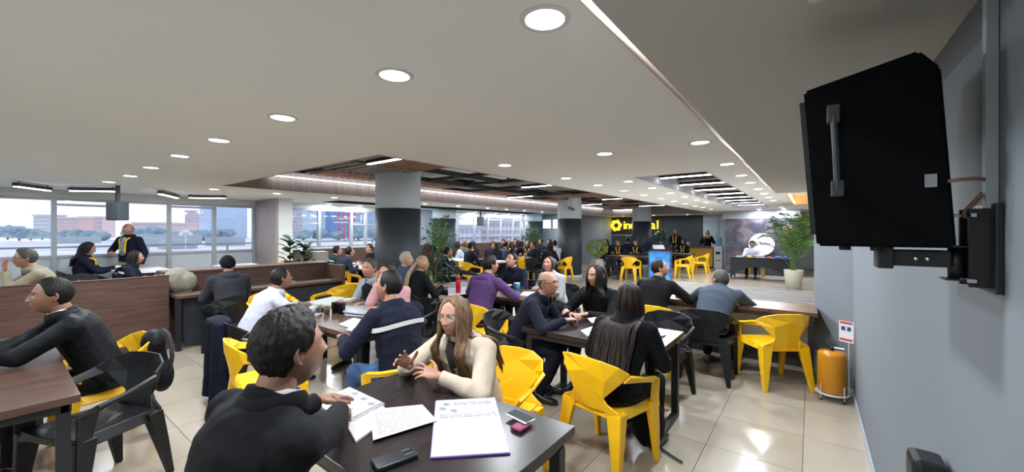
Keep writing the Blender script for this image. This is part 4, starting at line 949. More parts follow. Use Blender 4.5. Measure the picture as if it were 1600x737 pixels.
# table B: pots, papers, folders
def pot_plant(x, y, k):
    t = empty('seedling_pot', (x, y, .751), 0, f'small seedling pot, {ORD[k]} from the left on the meeting table', 'plant pot', 'row of small seedling pots on the meeting table')
    obj('pot', lathe(B(), [(.024, 0), (.032, .06), (.034, .062), (.030, .062), (.028, .05)], 14), mat('brown_pot', (.16, .13, .09), .6), t, True)
    bm = B(); rn = random.Random(k)
    for i in range(9): a = rn.uniform(0, 6.28); tube(bm, [(0, 0, .05), (.015*math.cos(a), .015*math.sin(a), .08), (.03*math.cos(a), .03*math.sin(a), .085+.02*rn.random())], [.003, .006, .001], 4, flat=.3)
    obj('leaves', bm, mat('grey_green_leaf', (.20, .22, .12), .6), t)
for k, (u, v) in enumerate([(468, 485), (478, 486), (489, 488), (500, 489), (511, 491)]): p = spot(u, v, .75); pot_plant(p.x, p.y, k)
p = spot(524, 488, .75)
for k, dx in enumerate((0, .11)):
    tag(obj('black_cup', lathe(B(), [(.035, 0), (.042, .11), (.044, .112), (.038, .112), (.034, .02)], 18, (p.x+dx, p.y+.01*k, .751)), M_BLK, None, True), f'black cup, {"left" if k == 0 else "right"} one of two on the meeting table', 'cup')
p = spot(551, 478, .75)
dr = empty('round_tin', (p.x, p.y, .751), 0, 'round wooden tin with silver lid before the pink-shirt man', 'tin'); obj('body', lathe(B(), [(.105, 0), (.105, .07)], 28), mat('tin_wood', (.20, .11, .06), .5), dr, True); obj('lid', lathe(B(), [(.11, .07), (.11, .08), (.0, .082)], 28), M_METAL, dr, True)
tray = tag(quad_sheet('long_tray', [(466, 477), (520, 465), (570, 470), (545, 480)], .755, mat('pale_grey_plastic', (.5, .52, .5), .5), '', '', .02), 'long pale plastic tray behind the seedling pots', 'tray')
for k, (px, z, m, l) in enumerate([([(484, 483), (505, 489), (493, 495), (478, 490)], .751, M_PAPER, 'small white sheet in front of the seedling pots'), ([(530, 478), (577, 478), (574, 492), (536, 488)], .775, mat('grey_folder', (.38, .42, .45), .3), 'grey plastic folder on top of the pile by the striped jacket'),
        ([(534, 486), (572, 486), (570, 495), (540, 493)], .755, mat('lilac_paper', (.5, .48, .6), .6), 'lilac papers under the grey folder'), ([(529, 507), (553, 497), (570, 501), (550, 513)], .752, mat('pale_green_paper', (.66, .70, .60), .7), 'pale open booklet at the corner of the meeting table'),
        ([(540, 516), (556, 504), (566, 512), (560, 520)], .757, M_PAPER, 'white sheet under the arm of the striped jacket man'), ([(438, 472), (470, 474), (466, 478), (436, 477)], .752, mat('dark_grey_laptop_shell', (.05, .05, .06), .4), 'flat dark tablet beside the white-shirt man')]):
    tag(quad_sheet('paper_sheet' if k not in (1, 5) else ('folder' if k == 1 else 'tablet'), px, z, m, '', '', .006 if k != 1 else .014), l, 'paper' if k not in (1, 5) else ('folder' if k == 1 else 'tablet'))
tag(quad_sheet('desk_papers', [(433, 436), (455, 437), (463, 440), (430, 441)], .762, M_PAPER, '', ''), 'white papers on the booth desk beside the white-shirt man', 'paper')
tag(quad_sheet('desk_papers', [(275, 450), (298, 449), (300, 455), (272, 456)], .762, M_PAPER, '', ''), 'white papers on the booth desk before the beanie wearer', 'paper')
# table D
t = quad_sheet('folder', [(0, 532), (28, 529), (48, 537), (0, 552)], .752, mat('purple_folder', (.22, .05, .16), .5), '', '', .006); tag(t, 'purple folder with papers at the left edge table', 'folder')
tag(quad_sheet('paper_sheet', [(0, 535), (22, 531), (38, 536), (0, 547)], .759, M_PAPER, '', '', .003), 'white sheets on the purple folder', 'paper')
p = spot(6, 532, .765); phone('small black phone on the purple folder', p, .14, .07, .01, R(0), M_BLK, .764, cam_=False)
# table E
tag(quad_sheet('paper_sheet', [(907, 517), (934, 508), (938, 517), (918, 526)], .752, mat('cream_paper', (.78, .76, .74), .7), '', '', .008), 'cream notepad between the bald man and the long-haired woman', 'notepad')
ph = phone('pale phone held by the facing dark-haired woman', spot(931, 500, .80), .15, .075, .009, R(60), mat('pale_silver_case', (.55, .56, .62), .3), .77, cam_=False); ph.rotation_euler = (R(25), 0, R(62)); ph.location.z = .80
tag(quad_sheet('tablet', [(1022, 517), (1033, 514), (1040, 524), (1032, 527)], .752, M_METAL, '', '', .010), 'silver tablet at the right end of the middle table', 'tablet')
# table C
p = spot(716, 458, .75)
bt = empty('water_bottle', (p.x, p.y, .751), 0, 'red metal water bottle on the table behind the fleece-jacket woman', 'bottle')
obj('body', lathe(B(), [(.033, 0), (.036, .01), (.036, .17), (.026, .20)], 20), mat('red_metal', (.38, .012, .02), .3, metal=.3), bt, True); obj('cap', lathe(B(), [(.026, .20), (.027, .245), (.02, .25)], 20), mat('red_cap', (.45, .02, .03), .4), bt, True)
p = spot(808, 459, .75)
cu = empty('tumbler', (p.x, p.y, .751), 0, 'blue metal tumbler beside the purple hoodie', 'cup'); obj('body', lathe(B(), [(.032, 0), (.044, .15), (.041, .15)], 22), mat('blue_metal', (.01, .10, .20), .3, metal=.3), cu, True); obj('lid', lathe(B(), [(.045, .148), (.045, .158), (.01, .162)], 22), mat('pale_blue_lid', (.35, .5, .58), .4), cu, True)
tag(quad_sheet('paper_sheet', [(700, 450), (735, 447), (745, 458), (700, 462)], .752, M_PAPER, '', '', .004), 'white sheets around the red bottle', 'paper')
tag(quad_sheet('notebook', [(818, 457), (850, 458), (842, 466), (812, 463)], .752, mat('lilac_paper', (.5, .48, .6), .6), '', '', .02), 'thick open notebook before the grey-jacket woman', 'notebook')
# table F papers
tag(quad_sheet('paper_sheet', [(1092, 466), (1112, 462), (1118, 467), (1100, 471)], .772, M_PAPER, '', '', .004), 'white papers beside the denim-jacket man', 'paper')
# laptop in the background
p = far(836, 13.6, .751); lp = empty('laptop', p, R(-10), 'open grey laptop on the long table left of the second column', 'laptop')
obj('base', boxm(-.17, .17, -.12, .12, 0, .018, .003), M_METAL, lp); sb_ = boxm(-.17, .17, 0, .01, 0, .24, .003); obj('screen', sb_, mat('grey_laptop_lid', (.32, .36, .42), .35), lp, rot=(R(20), 0, 0), loc=(0, -.12, .018))
for k, (u, d) in enumerate([(738, 12.0), (752, 12.1), (745, 11.8)]):
    p = far(u, d, .75); tag(obj('snack_plate', lathe(B(), [(.03, 0), (.10, .02), (.095, .022), (.03, .006)], 18, (p.x, p.y, .752)), M_WHITE, None, True), f'white plate, {ORD[k]} on the food table', 'plate', 'plates on the food table')
for k, (u, d) in enumerate([(826, 13.4), (790, 13.6)]):
    p = far(u, d, .75); tag(obj('paper_cup', lathe(B(), [(.028, 0), (.038, .1), (.034, .1)], 14, (p.x, p.y, .752)), M_WHITE, None, True), f'white paper cup, {"right" if k == 0 else "left"} one on the laptop table', 'cup')
p = Vector((-9.9, 1.35, .93)); tag(obj('paper_cup', lathe(B(), [(.028, 0), (.038, .09), (.034, .09)], 14, tuple(p)), M_WHITE, None, True), 'white cup on the table by the seated window woman', 'cup')
tag(obj('paper_sheet', boxm(-9.6, -8.7, 2.95, 3.25, .931, .935), M_PAPER), 'white papers on the table by the window corner', 'paper')
tag(obj('paper_sheet', boxm(-9.4, -8.8, 5.5, 5.9, .751, .757), mat('yellowish_paper', (.75, .72, .60), .7)), 'papers read by the men behind the rubber plants', 'paper')
# coats and bags
def blob(name, balls, m, label, cat, vox=.014, fold=.006, seed=1):
    bm = B()
    for c, r in balls: ball(bm, c, r)
    return tag(link(name, remesh(bm, vox, 4, fold, seed), m), label, cat)
bm = B(); cx, cy = -4.58, 1.26
for s, (dx, top, bot, wd) in enumerate([(-.02, .80, .08, .13), (.16, .79, .03, .12)]):
    rings(bm, [[Vector((cx+dx+wd*(.75+.35*(1-t))*math.cos(2*PI*i/14), cy+.02+(.05+.03*(1-t))*math.sin(2*PI*i/14)*(1+.25*math.sin(i*2.5)), bot+(top-bot)*t)) for i in range(14)] for t in (0, .2, .5, .8, 1)])
ball(bm, (cx+.06, cy+.05, .78), (.19, .09, .055))
tag(link('draped_jacket', remesh(bm, .014, 4, .007, 3), NAVY), 'navy jacket draped over the white-shirt man\'s chair back', 'jacket')
bp = blob('backpack', [((-4.34, .80, .60), (.16, .085, .19)), ((-4.28, .79, .74), (.13, .08, .11)), ((-4.30, .84, .46), (.17, .08, .15))], BLACKG, 'black backpack hanging on the young man\'s yellow chair', 'backpack')
obj('strap', tube(B(), smoothpath([Vector((-4.24, .84, .84)), Vector((-4.14, .86, .80)), Vector((-4.10, .87, .64)), Vector((-4.18, .86, .47))], 4), .016, 6, flat=.4), M_CHARC, bp, True)
hb = blob('handbag', [((-1.20, 4.05, .56), (.19, .13, .11)), ((-1.06, 4.0, .60), (.14, .10, .08))], cloth('dark_brown_leather', (.035, .022, .02), .5), 'dark brown bag on the black chair at the middle table', 'bag')
blob('shoulder_bag', [((-.98, 2.98, .22), (.13, .12, .20)), ((-1.02, 2.95, .36), (.11, .10, .10))], BLACK, 'black bag standing on the floor beneath the long-haired woman', 'bag')
tag(obj('bag_strap', tube(B(), smoothpath([spot(1022, 690, .012), spot(1040, 705, .012), spot(1066, 722, .012)], 4), .010, 6, flat=.6), M_CHARC, None, True), 'black strap lying on the tiles beside the foreground yellow chair', 'strap')
blob('coat_heap', [((-9.0, .82, .85), (.30, .22, .14)), ((-8.75, .75, .80), (.22, .2, .12))], BLACK, 'dark coat heaped on the chair before the window table', 'coat')
blob('grey_bag', [((-7.35, 1.62, .93), (.14, .17, .19)), ((-7.3, 1.72, .90), (.12, .12, .15))], OLIVE, 'pale olive soft bag standing on the booth desk beside the beanie wearer', 'bag')
# vest of the grey-haired man
for r_ in bpy.data.objects:
    if r_.get('label', '').startswith('grey-haired man in dark vest'):
        bm = B(); hz = .54
        for t, rx, ry in (): pass
        def vr(t, rx, ry): 
            L = .50; lean = .12; c = Vector((0, lean*t**1.25 if t > 0 else 0, hz-.02+math.sqrt(L*L-lean*lean)*t)); return [c+Vector((rx*math.cos(2*PI*k/18), ry*math.sin(2*PI*k/18), 0)) for k in range(18)]
        rings(bm, [vr(-.1, .20, .165), vr(.3, .195, .155), vr(.6, .205, .158), vr(.85, .185, .140), vr(.98, .10, .10)])
        link('vest', remesh(bm, .013, 4, .003, 4), BLACK, r_)
# ---------------------------------------------------------------- loudspeaker on the right wall
sp_ = empty('wall_loudspeaker', (.13, 1.33, 1.61), 0, 'large black loudspeaker hanging from the wall arm at upper right', 'loudspeaker')
prof = [(-.117, 0), (.133, 0), (.108, .415), (.072, .462), (-.145, .405)]
bm = B(); rings(bm, [[Vector((x, y+.10*x, z)) for x, z in prof] for y in (-.03, .27)]); bmesh.ops.bevel(bm, geom=bm.edges[:], offset=.006, segments=2, affect='EDGES'); obj('cabinet', bm, mat('black_speaker_paint', (.0022, .003, .0042), .75, spec=.12, bump=.3, bump_s=500), sp_)
hb_ = B(); box(hb_, -.098, -.072, -.062, -.040, .31, .355, .003); box(hb_, -.090, -.064, -.062, -.040, .125, .165, .003); tube(hb_, [(-.085, -.058, .33), (-.081, -.062, .24), (-.077, -.058, .14)], .007, 8, flat=.6); obj('carry_handle', hb_, mat('dark_rubber', (.035, .038, .042), .6), sp_)
obj('front_grille', boxm(-.006, .006, -.02, .24, .03, .38), mat('black_grille', (.008, .008, .009), .6), sp_, loc=(-.122, -.012, 0), rot=(0, R(-4), 0))
obj('rubber_foot', lathe(B(), [(.012, 0), (.012, .01)], 12, (-.06, .0, -.010)), M_BLK, sp_); obj('rubber_foot', lathe(B(), [(.012, 0), (.012, .01)], 12, (.0, .0, -.010)), M_BLK, sp_)
obj('connector_plate', boxm(.080, .100, -.026, -.018, .14, .17), M_METAL, sp_)
ar = empty('wall_bracket', (XW-.001, 1.40, 1.61), 0, 'black steel wall bracket carrying the large loudspeaker', 'bracket')
obj('wall_plate', boxm(-.012, 0, -.075, .06, -.10, .10, .002), M_BLKM, ar); obj('channel', box(box(B(), -.045, -.012, -.045, -.035, -.09, .09), -.045, -.012, .025, .035, -.09, .09), M_BLKM, ar)
obj('arm', box(box(B(), -.185, -.07, -.035, .01, -.048, -.008, .003), -.20, -.17, -.05, .03, -.055, .0, .003), M_BLKM, ar); obj('pivot', lathe(B(), [(.014, -.075), (.014, .0)], 14, (-.058, -.01, 0)), M_BLKM, ar, True)
obj('pivot_plate', box(box(B(), -.08, -.02, -.035, .02, .0, .004), -.08, -.02, -.035, .02, -.078, -.074), M_BLKM, ar)
for z in (.075, -.075):
    obj('anchor_bolt', tube(B(), [(-.10 if z > 0 else -.06, -.02, z), (-.012, -.02, z)], .004, 8), M_METAL, ar, True)
    obj('bolt_head', lathe(B(), [(.009, 0), (.009, .008)], 6, (-.04, -.05, z-.004)), M_METAL, ar)
for dx in (-.11, -.13): obj('bolt_head', ball(B(), (dx, -.037, -.028), .006), M_METAL, ar)
cb = tag(obj('speaker_cable', tube(B(), smoothpath([Vector((.235, 1.318, 1.76)), Vector((.27, 1.32, 1.765)), Vector((.315, 1.36, 1.765)), Vector((.318, 1.38, 1.74)), Vector((.290, 1.37, 1.70)), Vector((.285, 1.37, 1.685)), Vector((.305, 1.38, 1.68)), Vector((.325, 1.41, 1.69))], 5), .0045, 6), mat('copper_sheath', (.30, .16, .11), .4), None, True), 'thin copper-coloured speaker cable looping to the wall conduit', 'cable')
cdt = empty('conduit', (XW-.011, 1.365, 1.70), 0, 'grey vertical cable conduit above the wall bracket', 'conduit'); obj('duct', boxm(-.010, .010, -.012, .012, 0, HS-1.70, .002), mat('grey_duct', (.30, .34, .38), .5), cdt)
tag(obj('ceiling_sensor', lathe(B(), [(.03, 0), (.026, -.02), (.001, -.024)], 16, (.02, 1.2, HS)), M_WHITE, None, True), 'small white sensor on the soffit above the loudspeaker', 'sensor')
# window speakers
for k, (x, y, lb) in enumerate([(-9.2, 1.25, 'black loudspeaker hanging before the left window above the standing man'), (-9.2, 10.3, 'small black loudspeaker hanging before the far windows')]):
    t = empty('hanging_loudspeaker', (x, y, 1.97), R(30), lb, 'loudspeaker'); obj('cabinet', boxm(-.11, .11, -.09, .09, -.15, .15, .012), mat('dark_grey_speaker', (.02, .028, .034), .6), t); obj('ceiling_pole', boxm(-.022, .022, -.022, .022, .15, H-1.97), M_BLKM, t); obj('front_grille', boxm(-.10, .10, -.096, -.089, -.135, .135), mat('speaker_mesh', (.025, .033, .038), .5), t)
# dark object at the lower right
bn = empty('waste_bin', (.285, 1.74, 0), 0, 'narrow black bin with rounded top at the lower right wall', 'bin'); obj('body', boxm(-.045, .045, -.08, .08, 0, .86, .012), M_BLK, bn); obj('lid', boxm(-.04, .04, -.06, .06, .86, .955, .02), M_BLK, bn)
# ---------------------------------------------------------------- extinguisher and its stand
ex = empty('fire_extinguisher', (.165, 4.97, .075), 0, 'yellow cylinder extinguisher with black lever beside the wall end', 'fire extinguisher')
obj('cylinder', lathe(B(), [(.105, 0), (.115, .02), (.115, .36), (.108, .385), (.04, .40)], 32), mat('orange_yellow_paint', (.55, .22, .008), .3), ex, True)
hv = B(); lathe(hv, [(.018, .39), (.018, .43), (.008, .44)], 12); tube(hv, [(0, 0, .425), (-.04, 0, .45), (-.065, 0, .49)], [.012, .010, .006], 6, flat=.5); tube(hv, [(0, 0, .415), (-.05, 0, .42), (-.07, 0, .41)], [.01, .008, .006], 6, flat=.5); obj('lever_valve', hv, M_BLK, ex, True)
obj('discharge_nozzle', tube(B(), [(.01, 0, .43), (.09, -.02, .435)], .004, 6), M_METAL, ex)
st = empty('extinguisher_stand', (.165, 4.97, 0), 0, 'white wire stand with small sign holding the yellow extinguisher', 'stand')
bm = B(); lathe(bm, [(.12, .062), (.135, .062), (.135, .070), (.12, .070)], 28); obj('ring_tray', bm, M_WHITE, st)
for k in range(4):
    a = PI/4+k*PI/2; x, y = .125*math.cos(a), .125*math.sin(a); obj('leg', tube(B(), [(x, y, .02), (x, y, .16)], .004, 6), M_WHITE, st); obj('caster', ball(B(), (x, y, .012), .012), M_BLK, st)
obj('post', tube(B(), [(.125, -.02, .066), (.125, -.02, .66)], .004, 6), M_WHITE, st)
sg = obj('sign_board', boxm(-.002, .002, -.06, .06, -.12, .08), M_WHITE, st, loc=(.105, -.03, .70), rot=(0, 0, R(60)))
for z0_, z1_, m_ in ((.055, .075, 'sign_red'), (-.105, -.085, 'sign_red')): obj('red_band', boxm(-.0032, -.002, -.052, .052, z0_, z1_), mat('sign_red', (.55, .03, .04), .5), sg)
obj('pictogram', box(box(B(), -.0032, -.002, -.04, -.008, -.01, .03), -.0032, -.002, .008, .04, -.01, .03), mat('sign_blue', (.04, .05, .18), .5), sg)
def text(name, s, size, loc, rot, m, parent=None, ext=.002, align='CENTER'):
    cu_ = bpy.data.curves.new(name, 'FONT'); cu_.body = s; cu_.size = size; cu_.extrude = ext; cu_.align_x = align; cu_.align_y = 'CENTER'; cu_.materials.append(m)
    o = bpy.data.objects.new(name, cu_); C.objects.link(o); o.location = loc; o.rotation_euler = rot
    me_ = bpy.data.meshes.new_from_object(o.evaluated_get(bpy.context.evaluated_depsgraph_get())); bpy.data.objects.remove(o); o = link(name, me_, m, parent, loc, rot)
    return o
# ---------------------------------------------------------------- plants
def frond(bm, base, a, L, rise, droop, nleaf, lw, ll, rn, mi=0):
    d = Vector((math.cos(a), math.sin(a), 0)); P = []
    for k in range(9):
        t = k/8; P.append(base+d*L*t**1.2+Vector((0, 0, rise*math.sin(min(1, t*1.15)*PI*.5)-droop*max(0, t-.5)**2*4)))
    tube(bm, P, [.007*(1-t/9) for t in range(9)], 4)
    side = Vector((-d.y, d.x, 0))
    for k in range(nleaf):
        t = .22+.78*k/nleaf; i = min(7, int(t*8)); f = t*8-i; p = P[i]*(1-f)+P[i+1]*f; T = (P[i+1]-P[i]).normalized()
        l = ll*math.sin(PI*(.12+.85*t))**.8
        for s in (-1, 1):
            q = p+(side*s*.8+T*.65+Vector((0, 0, -.15+rn.uniform(-.1, .15)))).normalized()*l; m = (p+q)/2+Vector((0, 0, .02)); w_ = T*lw
            v = [bm.verts.new(x) for x in (p-w_*.4, m-w_, q, m+w_, p+w_*.4)]; bm.faces.new(v).material_index = mi
GLEAF = mat('palm_green', (.06, .145, .025), .45, noise_s=6, noise_a=.3); DLEAF = mat('dark_leaf_green', (.018, .055, .025), .3, noise_s=6, noise_a=.3); YLEAF = mat('yellow_green_leaf', (.22, .36, .05), .5, noise_s=6, noise_a=.3); MLEAF = mat('mid_leaf_green', (.05, .12, .035), .45, noise_s=6, noise_a=.3)
POT = mat('beige_pot', (.46, .45, .38), .6); SOIL = mat('soil', (.03, .02, .015), .9)
def potted(name, x, y, label, r0, r1, h, sq=False, m=POT, z=0):
    t = empty(name, (x, y, z), R(20) if sq else 0, label, 'plant'); n = 4 if sq else 28
    obj('pot', lathe(B(), [(r0, 0), (r1, h*.97), (r1, h), (r1*.88, h), (r1*.85, h*.9)], n), m, t, not sq); obj('soil', lathe(B(), [(r1*.86, h*.9), (r1*.86, h*.92)], n), SOIL, t); return t
def palm(name, x, y, label, pot, H_, spread, nf, leaf, m, seed, base=None, ll=.2):
    t = potted(name, x, y, label, *pot); rn = random.Random(seed); h = pot[2]
    for k in range(nf):
        a = 2.4*k+rn.uniform(-.3, .3); e = (k+.5)/nf; bm = B()
        r_ = H_-h; frond(bm, Vector((rn.uniform(-.05, .05), rn.uniform(-.05, .05), h*.9)), a, spread*(.35+.65*e)*rn.uniform(.8, 1.1), r_*(1.05-.5*e*rn.uniform(.6, 1)), .22*e*spread, 15, .016, ll, rn)
        obj('frond', bm, m, t)
    return t
p = spot(1240, 452, 0)
palm('potted_palm', p.x, p.y, 'tall feathery palm in beige round pot near the grey wall at right', (.18, .23, .55), 2.12, 1.05, 26, 0, GLEAF, 3, ll=.36)
p = far(686, 10.2); palm('potted_palm', p.x, p.y, 'light green palm behind the first column', (.16, .2, .4), 2.0, .6, 14, 0, GLEAF, 5)
palm('potted_palm', -9.75, 14.3, 'small round palm against the grey wall far back', (.2, .25, .5), 1.75, .6, 22, 0, MLEAF, 6)
p = Vector((-5.36, 4.72, 0))
t = potted('potted_dracaena', p.x, p.y, 'big dark strappy-leaved plant beside the first column', .17, .22, .42); rn = random.Random(4)
for k in range(46):
    a = rn.uniform(0, 2*PI); b = Vector((rn.uniform(-.08, .08), rn.uniform(-.08, .08), rn.choice((.6, .85, 1.05, 1.25)))); L_ = rn.uniform(.35, .6); d = Vector((math.cos(a), math.sin(a), 0)); up = rn.uniform(.1, .5)
    P = [b+d*L_*q+Vector((0, 0, up*L_*math.sin(PI*q*.75)-.28*q**3)) for q in (0, .25, .5, .75, 1)]
    obj('leaf', tube(B(), P, [.012, .026, .028, .020, .002], 4, flat=.15), MLEAF if k % 3 else DLEAF, t)
for k in range(3): obj('stem', tube(B(), [(0, 0, .38), (.03*(k-1), .02, .8), (.07*(k-1), .03*k, 1.25)], .02, 7), mat('bark', (.12, .08, .05), .8), t)
def rubber(u, d, label, seed, z, top, m=DLEAF):
    p = far(u, d); t = potted('rubber_plant', p.x, p.y, label, .12, .16, .35, False, M_WHITE, z); rn = random.Random(seed)
    obj('stem', tube(B(), [(0, 0, .3), (.02, 0, .8), (0, .02, top)], .012, 6), MATS.get('bark') or mat('bark', (.12, .08, .05), .8), t)
    n = 26
    for k in range(n):
        a = k*2.4+rn.uniform(-.3, .3); zz = .62+(top-.62)*k/n; d_ = Vector((math.cos(a), math.sin(a), .45)).normalized(); b = Vector((.01, 0, zz)); L_ = .27
        obj('leaf', tube(B(), [b, b+d_*.05, b+d_*.14+Vector((0, 0, .01)), b+d_*.22, b+d_*L_-Vector((0, 0, .02))], [.004, .045, .068, .052, .003], 6, flat=.14, up=None), m, t)
rubber(452, 8.1, 'tall rubber plant with broad dark leaves left of the pair', 3, 0, 1.50); rubber(475, 8.3, 'rubber plant with narrower leaves, right of the pair', 8, 0, 1.38)
tag(obj('white_pedestal', boxm(-8.62, -8.36, 4.15, 4.4, 0, 1.2), M_OFF), 'off-white pedestal behind the rubber plants', 'pedestal')
p = Vector((-5.98, 12.8, 0)); t = potted('potted_shrub', p.x, p.y, 'bushy yellow-green shrub in tapered beige planter by the second column', .30, .22, .66, True); rn = random.Random(2)
bm = B()
for k in range(900):
    v = Vector((rn.gauss(0, 1), rn.gauss(0, 1), rn.gauss(0, 1))).normalized()*rn.uniform(.55, 1)**.5; c = Vector((v.x*.38, v.y*.38, 1.05+v.z*.32)); a = Vector((rn.uniform(-1, 1), rn.uniform(-1, 1), rn.uniform(-.3, .8))).normalized(); b = a.cross(Vector((0, 0, 1))).normalized()
    v_ = [bm.verts.new(x) for x in (c-a*.045, c+b*.02, c+a*.045, c-b*.02)]; bm.faces.new(v_)
f_ = obj('foliage', bm, YLEAF, t); f_['kind'] = 'stuff'; obj('stem', tube(B(), [(0, 0, .55), (.01, 0, 1.1)], .02, 6), MATS['bark'], t)
p = far(1032, 19.0); t = potted('potted_ficus', p.x, p.y, 'dark bushy plant in front of the charcoal wall beside the lit sign', .2, .22, .5); bm = B()
for k in range(500):
    v = Vector((rn.gauss(0, 1), rn.gauss(0, 1), rn.gauss(0, 1))).normalized()*rn.uniform(.4, 1)**.5; c = Vector((v.x*.34, v.y*.34, 1.35+v.z*.42)); a = Vector((rn.uniform(-1, 1), rn.uniform(-1, 1), rn.uniform(-.3, .8))).normalized(); b = a.cross(Vector((0, 0, 1))).normalized()
    v_ = [bm.verts.new(x) for x in (c-a*.06, c+b*.03, c+a*.06, c-b*.03)]; bm.faces.new(v_)
f_ = obj('foliage', bm, MLEAF, t); f_['kind'] = 'stuff'; obj('stem', tube(B(), [(0, 0, .45), (.01, 0, 1.3)], .02, 6), MATS['bark'], t)
# ---------------------------------------------------------------- back of the hall
NEON = mat('yellow_lit_letters', (1, .72, .02), .5, emit=2.2); SX = -8.62; SZ = 1.93
lg = empty('lit_wall_sign', (SX, YB-.06, SZ), 0, 'glowing yellow sign with flower emblem and lettering on charcoal wall', 'sign')
obj('backing_board', boxm(-.45, 2.5, .01, .05, -.45, .45), mat('sign_board_black', (.015, .012, .02), .5), lg)
for k in range(6):
    a = 2*PI*k/6+.3; bm = B(); tube(bm, [Vector((math.cos(a+q*.35)*(.15+.05*q), -.02, math.sin(a+q*.35)*(.15+.05*q))) for q in (0, .7, 1.6, 2.5, 3.2)], [.04, .06, .065, .05, .02], 8, flat=1); obj('petal', bm, NEON, lg, True)
for ch, x in (('i', .47), ('n', .66), ('d', .95)): text('letter', ch, .62, (x, -.02, .0), (PI/2, 0, 0), NEON, lg, .02)
for ch, x in (('a', 2.02), ('l', 2.26)): text('letter', ch, .62, (x, -.02, .0), (PI/2, 0, 0), NEON, lg, .02)
gd = empty('glass_display', (-7.1, 19.9, 0), 0, 'glass food display counter below the lit yellow sign', 'display counter')
obj('counter', boxm(-1.3, 1.3, -.3, .35, 0, .9), mat('dark_counter', (.03, .03, .035), .4), gd); obj('glass_front', boxm(-1.28, 1.28, -.27, -.26, .9, 1.4), glass_mat('display_glass', (.85, .9, .95), .05, .15), gd)
for k in range(4): obj('post', boxm(-1.29+k*.85, -1.26+k*.85, -.28, -.25, .9, 1.42), M_METAL, gd)
obj('top_rail', boxm(-1.3, 1.3, -.30, .1, 1.40, 1.43), M_METAL, gd)
kc = empty('yellow_counter', (-4.2, 19.1, 0), 0, 'counter with yellow front beside the standing woman', 'counter'); obj('front', boxm(-.95, .75, 0, .5, .06, .86), mat('amber_panel', (.70, .38, .04), .5), kc); obj('top', boxm(-1.0, .8, -.04, .54, .86, .91), mat('brown_counter_top', (.12, .07, .04), .4), kc); obj('base', boxm(-.9, .7, .03, .5, 0, .06), M_BLK, kc)
tag(obj('monitor_box', boxm(-4.75, -4.45, 19.25, 19.45, .911, 1.12), M_WHITE), 'small white box on the yellow counter', 'box')
wd = empty('water_dispenser', (-3.2, 19.1, 0), 0, 'white water dispenser with blue bottle at the back', 'water dispenser'); obj('cabinet', boxm(-.16, .16, -.16, .16, 0, .98, .02), M_WHITE, wd); obj('bottle', lathe(B(), [(.05, .98), (.13, 1.04), (.13, 1.30), (.05, 1.34)], 20), mat('blue_bottle', (.20, .42, .65), .15), wd, True)
obj('tap_recess', boxm(-.09, .09, -.168, -.16, .62, .74), M_BLK, wd); obj('drip_tray', lathe(B(), [(.10, .36), (.10, .38)], 16, (0, -.13, 0)), M_BLK, wd)
tag(obj('small_screen', boxm(-3.22, -2.95, 20.88, 20.96, 1.35, 1.62), M_BLK), 'small black screen on the pale wall above the dispenser', 'screen')
for k, x in enumerate((-3.85, -3.1)):
    dd = empty(f'door_{k+1}', (x, YB-.03, 0)); dd['kind'] = 'structure'; obj('door_leaf', boxm(-.33, .33, -.02, .02, 0, 2.15), M_WALL2, dd); obj('handle', boxm(.22, .25, -.05, -.02, .8, 1.5), M_METAL, dd)
# backdrop with mural, round sign, cloth table
bk = empty('printed_backdrop', (-1.3, 17.2, 0), 0, 'dark printed mural panels behind the black-clothed table', 'backdrop')
def mural():
    m = bpy.data.materials.new('dark_mural_print'); m.use_nodes = True; n = m.node_tree; b = n.nodes['Principled BSDF']; b.inputs['Roughness'].default_value = .6
    t = n.nodes.new('ShaderNodeTexCoord'); z = n.nodes.new('ShaderNodeTexNoise'); z.inputs['Scale'].default_value = 2.2; z.inputs['Detail'].default_value = 9; z.inputs['Distortion'].default_value = 1.2; r = n.nodes.new('ShaderNodeValToRGB')
    n.links.new(t.outputs['Object'], z.inputs['Vector']); n.links.new(z.outputs[0], r.inputs[0]); n.links.new(r.outputs[0], b.inputs[0])
    e = r.color_ramp.elements; e[0].position = .32; e[0].color = (.018, .018, .03, 1); e[1].position = .75; e[1].color = (.20, .15, .15, 1); q = r.color_ramp.elements.new(.52); q.color = (.05, .045, .075, 1); return m
MU = mural()
for a, b in ((-1.35, .28), (.30, .96)):
    for z0_, z1_ in ((0, 1.02), (1.04, 2.1)): obj('panel', boxm(a, b, 0, .04, z0_, z1_), MU, bk)
obj('mural_face', lathe(B(), [(.17, 0), (.17, .004)], 20), mat('face_print', (.50, .30, .25), .6), bk, loc=(.62, -.002, 1.72), rot=(PI/2, 0, 0))
struct('wall_bulkhead', boxm(-2.75, -.30, 17.2, 17.5, 2.1, H), mat('grey_bulkhead', (.26, .28, .32), .7))
rs_ = empty('round_sign', (-1.42, 16.75, 1.15), 0, 'round white sign with logo behind the pale-sweatshirt man', 'sign'); obj('disc', lathe(B(), [(.40, 0), (.40, .02)], 48), M_WHITE, rs_, rot=(PI/2, 0, 0)); obj('support', boxm(-.02, .02, .0, .03, -1.15, -.36), M_METAL, rs_)
text('sign_lettering', 'indu', .16, (.10, -.03, .02), (PI/2, 0, 0), M_BLK, rs_, .001); obj('sign_emblem', tube(B(), [(math.cos(t)*.07-.22, -.024, math.sin(t)*.07+.02) for t in [k*PI/8 for k in range(17)]], .012, 6), M_BLK, rs_)
ct = empty('cloth_table', (-1.35, 15.6, 0), 0, 'table under fitted black cloth with papers and small items', 'table')
bm = B(); n_ = 24; lo_, hi_ = [], []
P = [(-.85, -.38), (.85, -.38), (.85, .38), (-.85, .38)]
box(bm, -.85, .85, -.38, .38, .72, .745)
